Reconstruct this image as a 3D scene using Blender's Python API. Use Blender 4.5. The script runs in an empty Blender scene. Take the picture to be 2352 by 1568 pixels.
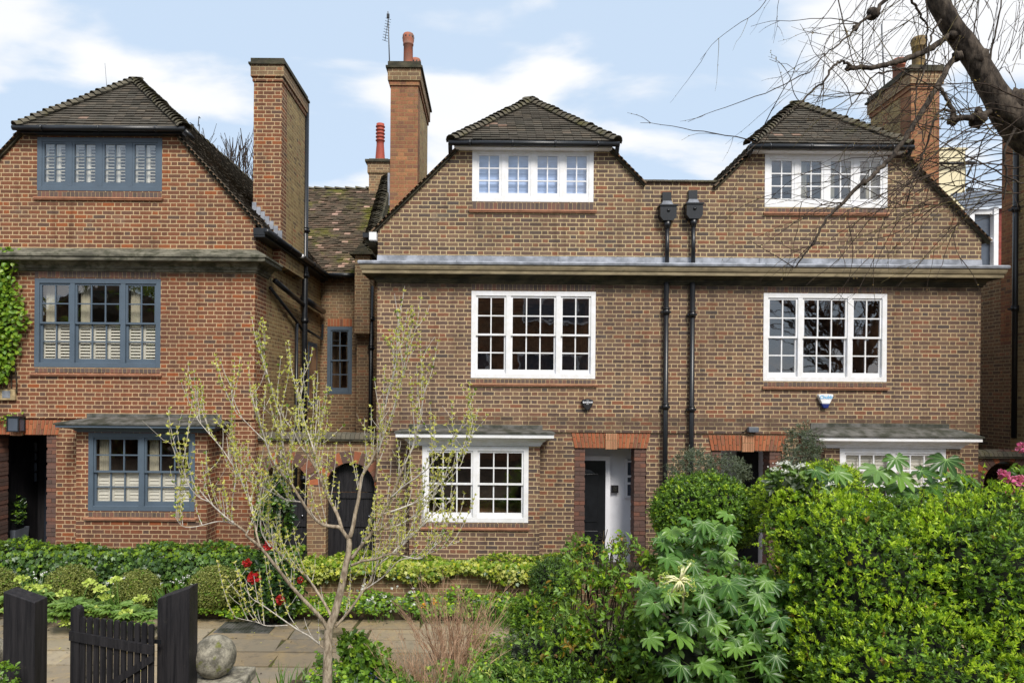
import bpy, math, random
import numpy as np
from mathutils import Vector, Matrix, geometry
R = math.radians
rnd = random.Random(7)
rng = np.random.default_rng(7)
sc = bpy.context.scene
COL = sc.collection

# ------------------------------------------------------------------ camera
F, D, H = 1568.0, 12.4, 3.4            # focal (in 2352-wide pixels), distance to the facades, eye height
VX, VY, ROLL = 1130.0, 905.0, R(0.45)
cam = bpy.data.cameras.new('camera'); camo = bpy.data.objects.new('camera', cam); COL.objects.link(camo)
cam.sensor_width = 36; cam.lens = 24; cam.clip_start = 0.05; cam.clip_end = 3000
cam.shift_x = (1176 - VX) / 2352; cam.shift_y = (VY - 784) / 2352
camo.matrix_world = Matrix.Translation((0, -D, H)) @ Matrix.Rotation(R(90), 4, 'X') @ Matrix.Rotation(ROLL, 4, 'Z')
sc.camera = camo

# ------------------------------------------------------------------ sky, sun, exposure
SUN_EL, SUN_AZ = R(46), R(160)          # azimuth clockwise from +Y: behind the camera, to the left
w = bpy.data.worlds.new('World'); sc.world = w; w.use_nodes = True
nt = w.node_tree; nt.nodes.clear(); N = nt.nodes.new; Lk = nt.links.new
out = N('ShaderNodeOutputWorld'); bg = N('ShaderNodeBackground'); bg.inputs[1].default_value = 0.10
sky = N('ShaderNodeTexSky'); sky.sky_type = 'NISHITA'; sky.sun_disc = False
sky.sun_elevation = SUN_EL; sky.sun_rotation = SUN_AZ; sky.air_density = 1.0; sky.dust_density = 1.6
tc = N('ShaderNodeTexCoord'); sep = N('ShaderNodeSeparateXYZ'); Lk(tc.outputs['Generated'], sep.inputs[0])
def wm(op, a, b=None, c=None, clamp=False):
    n = N('ShaderNodeMath'); n.operation = op; n.use_clamp = clamp
    for i, v in enumerate((a, b, c)):
        if v is None: continue
        if isinstance(v, (int, float)): n.inputs[i].default_value = v
        else: Lk(v, n.inputs[i])
    return n.outputs[0]
zc = wm('ADD', wm('MAXIMUM', sep.outputs[2], 0.0), 0.22)
cv = N('ShaderNodeCombineXYZ'); Lk(wm('DIVIDE', sep.outputs[0], zc), cv.inputs[0]); Lk(wm('DIVIDE', sep.outputs[1], zc), cv.inputs[1]); Lk(wm('MULTIPLY', sep.outputs[2], 1.5), cv.inputs[2])
mp = N('ShaderNodeMapping'); mp.inputs['Location'].default_value = (5.1, 2.35, 0.0); mp.inputs['Scale'].default_value = (0.95, 1.35, 1); Lk(cv.outputs[0], mp.inputs[0])
nz = N('ShaderNodeTexNoise'); nz.inputs['Scale'].default_value = 1.9; nz.inputs['Detail'].default_value = 7; nz.inputs['Roughness'].default_value = 0.48; nz.inputs['Distortion'].default_value = 0.25
Lk(mp.outputs[0], nz.inputs[0])
cr = N('ShaderNodeMapRange'); cr.interpolation_type = 'SMOOTHSTEP'; cr.inputs[1].default_value = 0.475; cr.inputs[2].default_value = 0.585; Lk(nz.outputs[0], cr.inputs[0])
def wmix(f, a, b):
    n = N('ShaderNodeMix'); n.data_type = 'RGBA'
    if isinstance(f, float): n.inputs[0].default_value = f
    else: Lk(f, n.inputs[0])
    for v, s in ((a, n.inputs[6]), (b, n.inputs[7])):
        if isinstance(v, tuple): s.default_value = v
        else: Lk(v, s)
    return n.outputs[2]
nz2 = N('ShaderNodeTexNoise'); nz2.inputs['Scale'].default_value = 3.2; nz2.inputs['Detail'].default_value = 5; Lk(mp.outputs[0], nz2.inputs[0])
shade = wmix(nz2.outputs[0], (6.9, 7.1, 7.4, 1), (8.0, 8.0, 8.1, 1))
veil = wmix(0.85, sky.outputs[0], (5.1, 6.25, 7.7, 1))
Lk(wmix(cr.outputs[0], veil, shade), bg.inputs[0]); Lk(bg.outputs[0], out.inputs[0])
sun = bpy.data.lights.new('sun', 'SUN'); sun.energy = 3.0; sun.angle = R(20); sun.color = (1, 0.95, 0.87)
suno = bpy.data.objects.new('sun', sun); COL.objects.link(suno)
sd = Vector((math.sin(SUN_AZ) * math.cos(SUN_EL), math.cos(SUN_AZ) * math.cos(SUN_EL), math.sin(SUN_EL)))
suno.rotation_euler = (-sd).to_track_quat('-Z', 'Y').to_euler()
sc.view_settings.view_transform = 'Standard'; sc.view_settings.look = 'None'; sc.view_settings.gamma = 1
sc.view_settings.exposure = 0.42
sc.cycles.max_bounces = 6; sc.cycles.diffuse_bounces = 3; sc.cycles.glossy_bounces = 3; sc.cycles.transparent_max_bounces = 12

# ------------------------------------------------------------------ measuring helper: photo pixel (2352 wide) at depth Y -> metres
def W(px, py, Y=0.0):
    a, b = px - VX, py - VY; s = math.sin(ROLL); k = (D + Y) / F
    return ((a + b * s) * k, H - (b - a * s) * k)
def WX(px, py=905, Y=0.0): return W(px, py, Y)[0]
def WZ(px, py, Y=0.0): return W(px, py, Y)[1]
def P3(px, py, Y): x, z = W(px, py, Y); return Vector((x, Y, z))
def srgb(r, g, b):
    f = lambda c: c / 3294.6 if c <= 10 else ((c / 255 + 0.055) / 1.055) ** 2.4
    return (f(r), f(g), f(b), 1)

# ------------------------------------------------------------------ node helpers
class NT:
    def __init__(s, name):
        s.m = bpy.data.materials.new(name); s.m.use_nodes = True; s.t = s.m.node_tree
        s.b = s.t.nodes['Principled BSDF']
    def n(s, ty, **k):
        o = s.t.nodes.new(ty)
        for a, v in k.items(): setattr(o, a, v)
        return o
    def l(s, v, sock):
        if isinstance(v, (int, float)): sock.default_value = v
        elif isinstance(v, tuple): sock.default_value = v
        else: s.t.links.new(v, sock)
    def math(s, op, a, b=None, c=None, clamp=False):
        o = s.n('ShaderNodeMath', operation=op, use_clamp=clamp)
        for i, v in enumerate((a, b, c)):
            if v is not None: s.l(v, o.inputs[i])
        return o.outputs[0]
    def mix(s, f, a, b, mode='MIX'):
        o = s.n('ShaderNodeMix', data_type='RGBA', blend_type=mode); s.l(f, o.inputs[0]); s.l(a, o.inputs[6]); s.l(b, o.inputs[7]); return o.outputs[2]
    def pos(s): return s.n('ShaderNodeNewGeometry').outputs['Position']
    def obj(s): return s.n('ShaderNodeTexCoord').outputs['Object']
    def noise(s, vec, scale, detail=4, rough=.55, out=0, dist=0):
        o = s.n('ShaderNodeTexNoise'); s.l(vec, o.inputs['Vector']); o.inputs['Scale'].default_value = scale; o.inputs['Detail'].default_value = detail
        o.inputs['Roughness'].default_value = rough; o.inputs['Distortion'].default_value = dist; return o.outputs[out]
    def rng(s, v, a, b, c=0, d=1, smooth=True):
        o = s.n('ShaderNodeMapRange'); o.interpolation_type = 'SMOOTHSTEP' if smooth else 'LINEAR'
        s.l(v, o.inputs[0])
        for i, q in enumerate((a, b, c, d)): o.inputs[i + 1].default_value = q
        return o.outputs[0]
    def ramp(s, v, stops, const=False):
        o = s.n('ShaderNodeValToRGB'); e = o.color_ramp.elements
        if const: o.color_ramp.interpolation = 'CONSTANT'
        while len(e) < len(stops): e.new(0.5)
        for x, (p, c) in zip(e, stops): x.position = p; x.color = c
        s.l(v, o.inputs[0]); return o.outputs[0]
    def bump(s, h, strength=.5, dist=.01):
        o = s.n('ShaderNodeBump'); o.inputs['Strength'].default_value = strength; o.inputs['Distance'].default_value = dist
        s.l(h, o.inputs['Height']); s.l(o.outputs[0], s.b.inputs['Normal'])
    def fin(s, col=None, rough=.7, metal=0, spec=None):
        if col is not None: s.l(col, s.b.inputs['Base Color'])
        s.l(rough, s.b.inputs['Roughness']); s.b.inputs['Metallic'].default_value = metal
        if spec is not None: s.b.inputs['Specular IOR Level'].default_value = spec
        return s.m
    def sepz(s, v):
        o = s.n('ShaderNodeSeparateXYZ'); s.l(v, o.inputs[0]); return o.outputs
    def comb(s, x, y, z=0.0):
        o = s.n('ShaderNodeCombineXYZ')
        for i, v in enumerate((x, y, z)): s.l(v, o.inputs[i])
        return o.outputs[0]
    def island(s): return s.n('ShaderNodeNewGeometry').outputs['Random Per Island']

def brick_mat(name, stops, mortar, dirt=(), dirtcol=srgb(62, 56, 46), mossy=0.0, joint=.0075, course=.075):
    """Flemish bond laid out in metres on any upright wall (u = x + y, v = z)."""
    s = NT(name); p = s.pos(); X = s.sepz(p)
    wob = s.n('ShaderNodeTexNoise'); s.l(p, wob.inputs['Vector']); wob.inputs['Scale'].default_value = 14; wob.inputs['Detail'].default_value = 3
    wv = s.sepz(wob.outputs[1])
    u = s.math('ADD', s.math('ADD', X[0], X[1]), s.math('MULTIPLY', s.math('SUBTRACT', wv[0], .5), .016))
    v = s.math('ADD', X[2], s.math('MULTIPLY', s.math('SUBTRACT', wv[1], .5), .012))
    vr = s.math('DIVIDE', v, course); row = s.math('FLOOR', vr)
    wn = s.n('ShaderNodeTexWhiteNoise', noise_dimensions='1D'); s.l(row, wn.inputs['W'])
    off = s.math('ADD', s.math('MULTIPLY', s.math('MODULO', s.math('ABSOLUTE', row), 2.0), .5), s.math('MULTIPLY', wn.outputs[0], .07))
    uu = s.math('ADD', s.math('DIVIDE', u, .3375), off); cell = s.math('FLOOR', uu); f = s.math('SUBTRACT', uu, cell)
    isH = s.math('GREATER_THAN', f, 2 / 3)
    # distance (m) to the nearest upright joint
    dS = s.math('MULTIPLY', s.math('MINIMUM', f, s.math('ABSOLUTE', s.math('SUBTRACT', f, 2 / 3))), .3375)
    dH = s.math('MULTIPLY', s.math('MINIMUM', s.math('ABSOLUTE', s.math('SUBTRACT', f, 2 / 3)), s.math('SUBTRACT', 1.0, f)), .3375)
    dU = s.math('ADD', s.math('MULTIPLY', dS, s.math('SUBTRACT', 1.0, isH)), s.math('MULTIPLY', dH, isH))
    fv = s.math('SUBTRACT', vr, row); dV = s.math('MULTIPLY', s.math('MINIMUM', fv, s.math('SUBTRACT', 1.0, fv)), course)
    d = s.math('MINIMUM', dU, dV)
    brick = s.rng(d, joint - .0022, joint + .0022)
    wn2 = s.n('ShaderNodeTexWhiteNoise', noise_dimensions='3D'); s.l(s.comb(s.math('ADD', s.math('MULTIPLY', cell, 2.0), isH), row, 3.7), wn2.inputs['Vector'])
    col = s.ramp(wn2.outputs[0], stops)
    col = s.mix(1.0, col, (1.18, 1.17, 1.12, 1), 'MULTIPLY')
    hs = s.n('ShaderNodeHueSaturation'); hs.inputs['Saturation'].default_value = 1.04 if name == 'brick_red' else .96; hs.inputs['Hue'].default_value = .506; s.l(col, hs.inputs['Color']); col = hs.outputs[0]
    col = s.mix(s.rng(s.noise(p, 34, 5, .7), .3, .75, .0, .42), col, (.055, .045, .038, 1))
    col = s.mix(s.rng(s.noise(p, 9, 4, .6), .58, .8, 0, .3), col, srgb(168, 140, 112))
    mc = s.mix(s.noise(p, 18, 4), mortar, tuple(c * .66 for c in mortar[:3]) + (1,))
    n1 = s.noise(p, .55, 5, .6); n2 = s.noise(p, 3.2, 5, .65)
    grime = s.rng(n1, .42, .72, 0, .34)
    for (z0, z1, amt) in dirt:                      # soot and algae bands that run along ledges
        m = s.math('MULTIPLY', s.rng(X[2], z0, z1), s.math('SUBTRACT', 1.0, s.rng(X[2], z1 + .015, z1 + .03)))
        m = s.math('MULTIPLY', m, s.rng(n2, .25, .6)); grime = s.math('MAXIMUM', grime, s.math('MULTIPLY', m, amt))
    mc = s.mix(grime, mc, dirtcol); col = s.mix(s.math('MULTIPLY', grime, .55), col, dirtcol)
    full = s.mix(brick, mc, col)
    U_ = s.math('ADD', X[0], X[1]); strk = s.noise(s.comb(s.math('MULTIPLY', U_, 3.2), 0.0, s.math('MULTIPLY', X[2], .35)), 1.6, 5, .6)
    full = s.mix(s.rng(strk, .50, .74, 0, .62), full, s.mix(1.0, full, (.50, .47, .44, 1), 'MULTIPLY'))
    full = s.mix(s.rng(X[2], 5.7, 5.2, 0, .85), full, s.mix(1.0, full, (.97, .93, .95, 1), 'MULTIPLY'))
    full = s.mix(s.rng(s.noise(p, .8, 3, .5), .5, .72, 0, .35), full, s.mix(1.0, full, (1.22, 1.16, 1.08, 1), 'MULTIPLY'))
    full = s.mix(s.rng(s.noise(s.comb(U_, 3.1, X[2]), 2.2, 4, .6), .6, .78, 0, .3), full, srgb(150, 138, 120))
    if mossy: full = s.mix(s.rng(n2, .5, .75, 0, mossy), full, srgb(70, 76, 38))
    h = s.math('ADD', s.math('MULTIPLY', brick, .7), s.math('MULTIPLY', s.noise(p, 60, 3), .35))
    s.bump(h, .65, .008)
    return s.fin(full, .88, 0, .25)

def plain(name, col, rough=.6, var=.25, scale=6, bump=0, metal=0, spec=None, dark=None, bscale=40):
    s = NT(name); p = s.obj(); d = dark or tuple(c * (1 - var) for c in col[:3]) + (1,)
    c = s.mix(s.rng(s.noise(p, scale, 5, .62), .35, .68), d, col)
    if bump: s.bump(s.noise(p, bscale, 4), bump, .006)
    return s.fin(c, rough, metal, spec)

def isl(name, stops, rough=.8, n=.4, ncol=(.04, .04, .035, 1), nscale=6, spec=None, moss=None, bump=0):
    s = NT(name); c = s.ramp(s.island(), stops); p = s.obj()
    c = s.mix(s.rng(s.noise(p, nscale, 5, .65), .4, .75, 0, n), c, ncol)
    if moss: c = s.mix(s.rng(s.noise(p, moss[0], 5, .7), moss[1], moss[2], 0, moss[4] if len(moss) > 4 else .85), c, moss[3])
    if bump: s.bump(s.noise(p, 50, 4), bump, .006)
    return s.fin(c, rough, 0, spec)

# brick colours are the fired clay's own
cen = [(0, srgb(84, 68, 62)), (.16, srgb(104, 80, 70)), (.34, srgb(122, 94, 78)), (.5, srgb(96, 78, 72)), (.64, srgb(128, 98, 78)), (.76, srgb(82, 72, 70)), (.9, srgb(124, 84, 66)), (1, srgb(132, 80, 60))]
lef = [(0, srgb(100, 66, 54)), (.2, srgb(118, 74, 58)), (.4, srgb(128, 78, 60)), (.55, srgb(98, 70, 60)), (.7, srgb(132, 82, 62)), (.82, srgb(88, 70, 64)), (.95, srgb(142, 82, 58)), (1, srgb(148, 80, 54))]
MORT = srgb(212, 190, 148)
M = {}
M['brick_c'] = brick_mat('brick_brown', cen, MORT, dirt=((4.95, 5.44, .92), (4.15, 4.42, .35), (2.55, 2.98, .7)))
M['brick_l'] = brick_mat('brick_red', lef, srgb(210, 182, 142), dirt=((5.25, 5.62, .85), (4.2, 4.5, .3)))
stk = [(0, srgb(128, 100, 70)), (.3, srgb(162, 132, 92)), (.55, srgb(144, 114, 80)), (.75, srgb(174, 146, 100)), (.9, srgb(106, 88, 70)), (1, srgb(160, 104, 74))]
M['brick_y'] = brick_mat('brick_stock', stk, srgb(196, 178, 130), mossy=.25)
red = [(0, srgb(138, 88, 64)), (.3, srgb(160, 100, 70)), (.6, srgb(124, 82, 66)), (.8, srgb(172, 112, 76)), (1, srgb(104, 78, 68))]
M['brick_r'] = brick_mat('brick_orange', red, srgb(170, 140, 96), joint=.0055)
M['brick_s'] = brick_mat('brick_mixed_brown', [(0, srgb(104, 84, 70)), (.5, srgb(142, 108, 80)), (.8, srgb(118, 94, 76)), (1, srgb(158, 108, 80))], srgb(190, 170, 132), mossy=.2)  # brown clay tones of the link, low walls, corbels and neighbours
M['mortar'] = plain('mortar', srgb(186, 164, 124), .9, .35, 12)
M['soldier'] = isl('soldier_brick', [(0, srgb(82, 70, 64)), (.35, srgb(100, 82, 74)), (.7, srgb(92, 78, 74)), (.9, srgb(114, 84, 72)), (1, srgb(122, 82, 68))], .85, .35, bump=.4)
M['keyb'] = isl('keystone_brick', [(0, srgb(170, 116, 84)), (1, srgb(196, 142, 108))], .85, .2)
M['rubber'] = isl('rubbed_brick', [(0, srgb(140, 82, 56)), (.3, srgb(172, 98, 62)), (.6, srgb(158, 90, 58)), (.8, srgb(124, 82, 64)), (1, srgb(184, 110, 70))], .85, .25, bump=.4)
M['quoin'] = isl('quoin_brick', [(0, srgb(84, 66, 60)), (.4, srgb(106, 78, 68)), (.7, srgb(96, 72, 64)), (1, srgb(128, 84, 66))], .88, .4, nscale=9, bump=.4)
M['sill'] = plain('terracotta_sill', srgb(186, 132, 102), .8, .3, 8, .2)
M['tile'] = isl('clay_tile', [(0, srgb(78, 74, 66)), (.35, srgb(90, 84, 75)), (.7, srgb(84, 78, 70)), (.93, srgb(98, 90, 79)), (.985, srgb(104, 94, 82)), (1, srgb(150, 124, 108))], .9, .4, nscale=2.2, spec=.2, moss=(1.3, .62, .85, srgb(78, 78, 46)), bump=.3)
M['tile_moss'] = isl('mossy_tile', [(0, srgb(74, 66, 54)), (.5, srgb(92, 80, 66)), (.95, srgb(106, 88, 74)), (.975, srgb(170, 140, 124)), (1, srgb(192, 158, 142))], .9, .4, nscale=1.6, spec=.2, moss=(.9, .46, .66, srgb(110, 112, 34), .75), bump=.3)
M['bonnet'] = isl('hip_tile', [(0, srgb(84, 80, 70)), (.5, srgb(104, 98, 84)), (1, srgb(94, 86, 74))], .9, .5, nscale=7, spec=.2, moss=(3, .5, .75, srgb(96, 92, 48)), bump=.3)
M['edge'] = isl('verge_tile', [(0, srgb(100, 84, 68)), (.5, srgb(126, 104, 82)), (.9, srgb(92, 80, 66)), (1, srgb(156, 112, 82))], .9, .4, spec=.2)
M['white'] = plain('white_paint', srgb(236, 236, 240), .45, .06, 7, .1, dark=srgb(226, 225, 224))
M['blue'] = plain('grey_blue_paint', srgb(84, 98, 112), .5, .12, 3)
M['black'] = plain('black_iron', srgb(30, 32, 36), .35, .3, 8)
s = NT('black_stained_wood'); p = s.obj(); X = s.sepz(p); g_ = s.noise(s.comb(s.math('MULTIPLY', X[0], 30.0), s.math('MULTIPLY', X[1], 30.0), s.math('MULTIPLY', X[2], 1.6)), 1.0, 6, .7)
c = s.mix(s.rng(g_, .3, .7), srgb(18, 18, 22), srgb(46, 44, 46)); c = s.mix(s.rng(s.noise(p, 6, 6, .75), .6, .8, 0, .55), c, srgb(84, 80, 70)); s.bump(g_, .6, .006); M['blackwood'] = s.fin(c, .55, 0, .35)
M['lead'] = plain('lead_sheet', srgb(164, 168, 178), .62, .4, 3.5, .25, dark=srgb(112, 116, 124), bscale=9)
M['leadd'] = plain('weathered_lead', srgb(104, 102, 98), .7, .5, 5, .3, dark=srgb(52, 54, 44), bscale=9)
def stone(name, a, b, c, th=.5):
    s = NT(name); p = s.pos(); X = s.sepz(p); st = s.noise(s.comb(s.math('MULTIPLY', s.math('ADD', X[0], X[1]), 1.0), 0.0, s.math('MULTIPLY', X[2], 3.0)), 2.6, 6, .65)
    col = s.mix(s.rng(st, .38, .62), a, b); col = s.mix(s.rng(s.noise(p, 6, 5, .7), th, th + .2, 0, .8), col, c); s.bump(s.noise(p, 30, 4), .3, .006)
    return s.fin(col, .85, 0, .3)
M['stone_l'] = stone('mossy_stone', srgb(78, 76, 66), srgb(124, 120, 106), srgb(54, 56, 40), .46)
M['stone_c'] = stone('ochre_stone', srgb(122, 110, 88), srgb(152, 138, 110), srgb(88, 78, 60), .56)
M['stone_d'] = stone('dark_stone', srgb(52, 50, 42), srgb(84, 78, 62), srgb(50, 54, 36), .5)
M['interior'] = plain('dark_room', srgb(168, 128, 94), .9, .8, 1.6)
M['cream'] = plain('cream_render', srgb(226, 214, 178), .8, .08, .4)
M['porch_white'] = plain('porch_white_paint', srgb(240, 240, 246), .6, .06, 3)
M['blind'] = plain('sky_tinted_blind', srgb(176, 198, 236), .8, .12, 2)  # sky reflection in the panes put into the blind's colour as pale blue
M['shutter'] = plain('cream_shutter', srgb(224, 220, 206), .55, .06, 3)
M['curtain'] = plain('pale_curtain', srgb(198, 192, 170), .9, .25, 5)
M['pot'] = plain('terracotta_pot', srgb(170, 98, 74), .8, .35, 5, .2, dark=srgb(128, 96, 82))
M['pot_y'] = plain('lichened_pot', srgb(150, 124, 70), .85, .4, 9, .3, dark=srgb(110, 92, 66))
M['potred'] = plain('red_pot', srgb(164, 72, 54), .7, .2, 5)
M['slate'] = isl('slate', [(0, srgb(84, 90, 100)), (1, srgb(120, 126, 136))], .5, .3)
M['redtile'] = isl('red_tile', [(0, srgb(120, 50, 44)), (1, srgb(150, 70, 58))], .8, .3)
M['metal'] = plain('aerial_metal', srgb(120, 122, 126), .4, .2, 8)
M['flash'] = plain('flaunching_mortar', srgb(120, 112, 92), .9, .5, 6, .3, dark=srgb(80, 78, 60))
def glass():
    s = NT('window_glass'); t = s.t; t.nodes.remove(s.b)
    tr = s.n('ShaderNodeBsdfTransparent'); gl = s.n('ShaderNodeBsdfGlossy'); gl.inputs['Roughness'].default_value = .015
    bu = s.n('ShaderNodeBump'); bu.inputs['Strength'].default_value = .06; bu.inputs['Distance'].default_value = .02
    s.l(s.noise(s.pos(), 2.6, 2), bu.inputs['Height']); s.l(bu.outputs[0], gl.inputs['Normal'])
    fr = s.n('ShaderNodeLayerWeight'); fr.inputs[0].default_value = .5
    f = s.math('ADD', s.math('MULTIPLY', s.math('POWER', fr.outputs['Facing'], 4.0), .85), .21, clamp=True)
    mx = s.n('ShaderNodeMixShader'); s.l(f, mx.inputs[0]); s.l(tr.outputs[0], mx.inputs[1]); s.l(gl.outputs[0], mx.inputs[2])
    s.l(mx.outputs[0], t.nodes['Material Output'].inputs[0]); return s.m
M['glass'] = glass()
def leafmat(name, stops, rough=.45, trans=.35, spec=.5):
    s = NT(name); c = s.ramp(s.island(), stops)
    s.fin(c, rough, 0, spec); b = s.b
    tl = s.n('ShaderNodeBsdfTranslucent'); s.l(s.mix(.35, c, (.45, .6, .08, 1)), tl.inputs[0])
    mx = s.n('ShaderNodeMixShader'); mx.inputs[0].default_value = trans; s.l(b.outputs[0], mx.inputs[1]); s.l(tl.outputs[0], mx.inputs[2])
    s.l(mx.outputs[0], s.t.nodes['Material Output'].inputs[0]); return s.m
def bark(name, a, b, sc_=9, bs=.6):
    s = NT(name); p = s.obj(); X = s.sepz(p); q = s.comb(s.math('MULTIPLY', X[0], 3.0), s.math('MULTIPLY', X[1], 3.0), X[2])
    n = s.noise(q, sc_, 6, .65); s.bump(n, bs, .02); return s.fin(s.mix(s.rng(n, .35, .65), a, b), .9, 0, .2)

# ------------------------------------------------------------------ objects
def tag(o, label=None, cat=None, group=None, kind=None):
    if label: o['label'] = label
    if cat: o['category'] = cat
    if group: o['group'] = group
    if kind: o['kind'] = kind
    return o
def empty(name, loc, label=None, cat=None, group=None):
    o = bpy.data.objects.new(name, None); COL.objects.link(o); o.location = loc; o.empty_display_size = .1
    return tag(o, label, cat, group)
def link(name, me, parent=None):
    o = bpy.data.objects.new(name, me); COL.objects.link(o)
    if parent is not None:
        o.parent = parent; q = Vector((0, 0, 0)); a = parent
        while a is not None: q += a.location; a = a.parent
        o.location = -q                          # meshes are written in place, in metres from the origin
    return o
class MB:
    def __init__(s): s.v = []; s.f = []; s.m = []; s.mats = []; s.cur = 0; s.sm = []
    def mat(s, m):
        if m not in s.mats: s.mats.append(m)
        s.cur = s.mats.index(m); return s
    def add(s, vs, fs, smooth=False):
        b = len(s.v); s.v += [tuple(x) for x in vs]
        for f in fs: s.f.append([b + i for i in f]); s.m.append(s.cur); s.sm.append(smooth)
        return s
    def box(s, x0, x1, y0, y1, z0, z1):
        if x0 > x1: x0, x1 = x1, x0
        if y0 > y1: y0, y1 = y1, y0
        if z0 > z1: z0, z1 = z1, z0
        return s.add([(x, y, z) for z in (z0, z1) for y in (y0, y1) for x in (x0, x1)], [(0, 1, 5, 4), (1, 3, 7, 5), (3, 2, 6, 7), (2, 0, 4, 6), (4, 5, 7, 6), (0, 2, 3, 1)])
    def obox(s, c, ax, ay, az):
        c, ax, ay, az = map(Vector, (c, ax, ay, az))
        return s.add([c + i * ax + j * ay + k * az for k in (-1, 1) for j in (-1, 1) for i in (-1, 1)], [(0, 1, 5, 4), (1, 3, 7, 5), (3, 2, 6, 7), (2, 0, 4, 6), (4, 5, 7, 6), (0, 2, 3, 1)])
    def prism(s, pts, y0, y1):                   # pts (x,z) counter-clockwise seen from the front
        n = len(pts); tri = geometry.tessellate_polygon([[Vector((p[0], p[1], 0)) for p in pts]])
        vs = [(p[0], y0, p[1]) for p in pts] + [(p[0], y1, p[1]) for p in pts]
        fs = [tuple(t) for t in tri] + [tuple(n + i for i in reversed(t)) for t in tri] + [(i, n + i, n + (i + 1) % n, (i + 1) % n) for i in range(n)]
        return s.add(vs, fs)
    def wall(s, outer, holes, y0, y1):
        loops = [outer] + holes; flat = [p for l in loops for p in l]; n = len(flat)
        tri = geometry.tessellate_polygon([[Vector((p[0], p[1], 0)) for p in l] for l in loops])
        vs = [(p[0], y0, p[1]) for p in flat] + [(p[0], y1, p[1]) for p in flat]
        fs = [tuple(t) for t in tri] + [tuple(n + i for i in t) for t in tri]; b = 0
        for l in loops:
            k = len(l); fs += [(b + i, n + b + i, n + b + (i + 1) % k, b + (i + 1) % k) for i in range(k)]; b += k
        return s.add(vs, fs)
    def tube(s, pts, rad, n=8, cap=True, smooth=True):
        pts = [Vector(p) for p in pts]; rad = rad if isinstance(rad, (list, tuple)) else [rad] * len(pts); vs = []; up = None
        for i, p in enumerate(pts):
            t = (pts[min(i + 1, len(pts) - 1)] - pts[max(i - 1, 0)])
            t = t.normalized() if t.length > 1e-9 else Vector((0, 0, 1))
            if up is None: up = t.orthogonal().normalized()
            up = (up - t * up.dot(t)); up = up.normalized() if up.length > 1e-6 else t.orthogonal().normalized(); q = t.cross(up)
            for k in range(n):
                a = 2 * math.pi * k / n; vs.append(p + (up * math.cos(a) + q * math.sin(a)) * rad[i])
        fs = [(i * n + k, i * n + (k + 1) % n, (i + 1) * n + (k + 1) % n, (i + 1) * n + k) for i in range(len(pts) - 1) for k in range(n)]
        if cap: fs += [tuple(range(n))[::-1], tuple((len(pts) - 1) * n + k for k in range(n))]
        return s.add(vs, fs, smooth)
    def lathe(s, cx, cy, prof, n=20, smooth=True):
        vs = [(cx + r * math.cos(2 * math.pi * k / n), cy + r * math.sin(2 * math.pi * k / n), z) for r, z in prof for k in range(n)]
        fs = [(i * n + k, i * n + (k + 1) % n, (i + 1) * n + (k + 1) % n, (i + 1) * n + k) for i in range(len(prof) - 1) for k in range(n)]
        return s.add(vs, fs, smooth)
    def ring(s, x0, x1, yf, yb, prof, close=True):    # a moulding swept round three sides of a projection
        path = [(x0, yb, -1, 0), (x0, yf, -1, -1), (x1, yf, 1, -1), (x1, yb, 1, 0)]; k = len(prof)
        vs = [(x + sx * o, y + sy * o, z) for (x, y, sx, sy) in path for (o, z) in prof]
        fs = [(a * k + i, (a + 1) * k + i, (a + 1) * k + i + 1, a * k + i + 1) for a in range(3) for i in range(k - 1)]
        fs += [tuple(range(k)), tuple(3 * k + i for i in reversed(range(k)))]
        return s.add(vs, fs)
    def build(s, name, parent=None, bevel=0):
        me = bpy.data.meshes.new(name); me.from_pydata(s.v, [], s.f)
        for m in s.mats: me.materials.append(M[m] if isinstance(m, str) else m)
        me.polygons.foreach_set('material_index', s.m); me.polygons.foreach_set('use_smooth', s.sm); me.update()
        o = link(name, me, parent)
        if bevel:
            b = o.modifiers.new('bevel', 'BEVEL'); b.width = bevel; b.segments = 2; b.limit_method = 'ANGLE'
        return o
def mb(m): return MB().mat(m)
def rect(x0, z0, x1, z1): return [(x0, z0), (x1, z0), (x1, z1), (x0, z1)]

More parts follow.
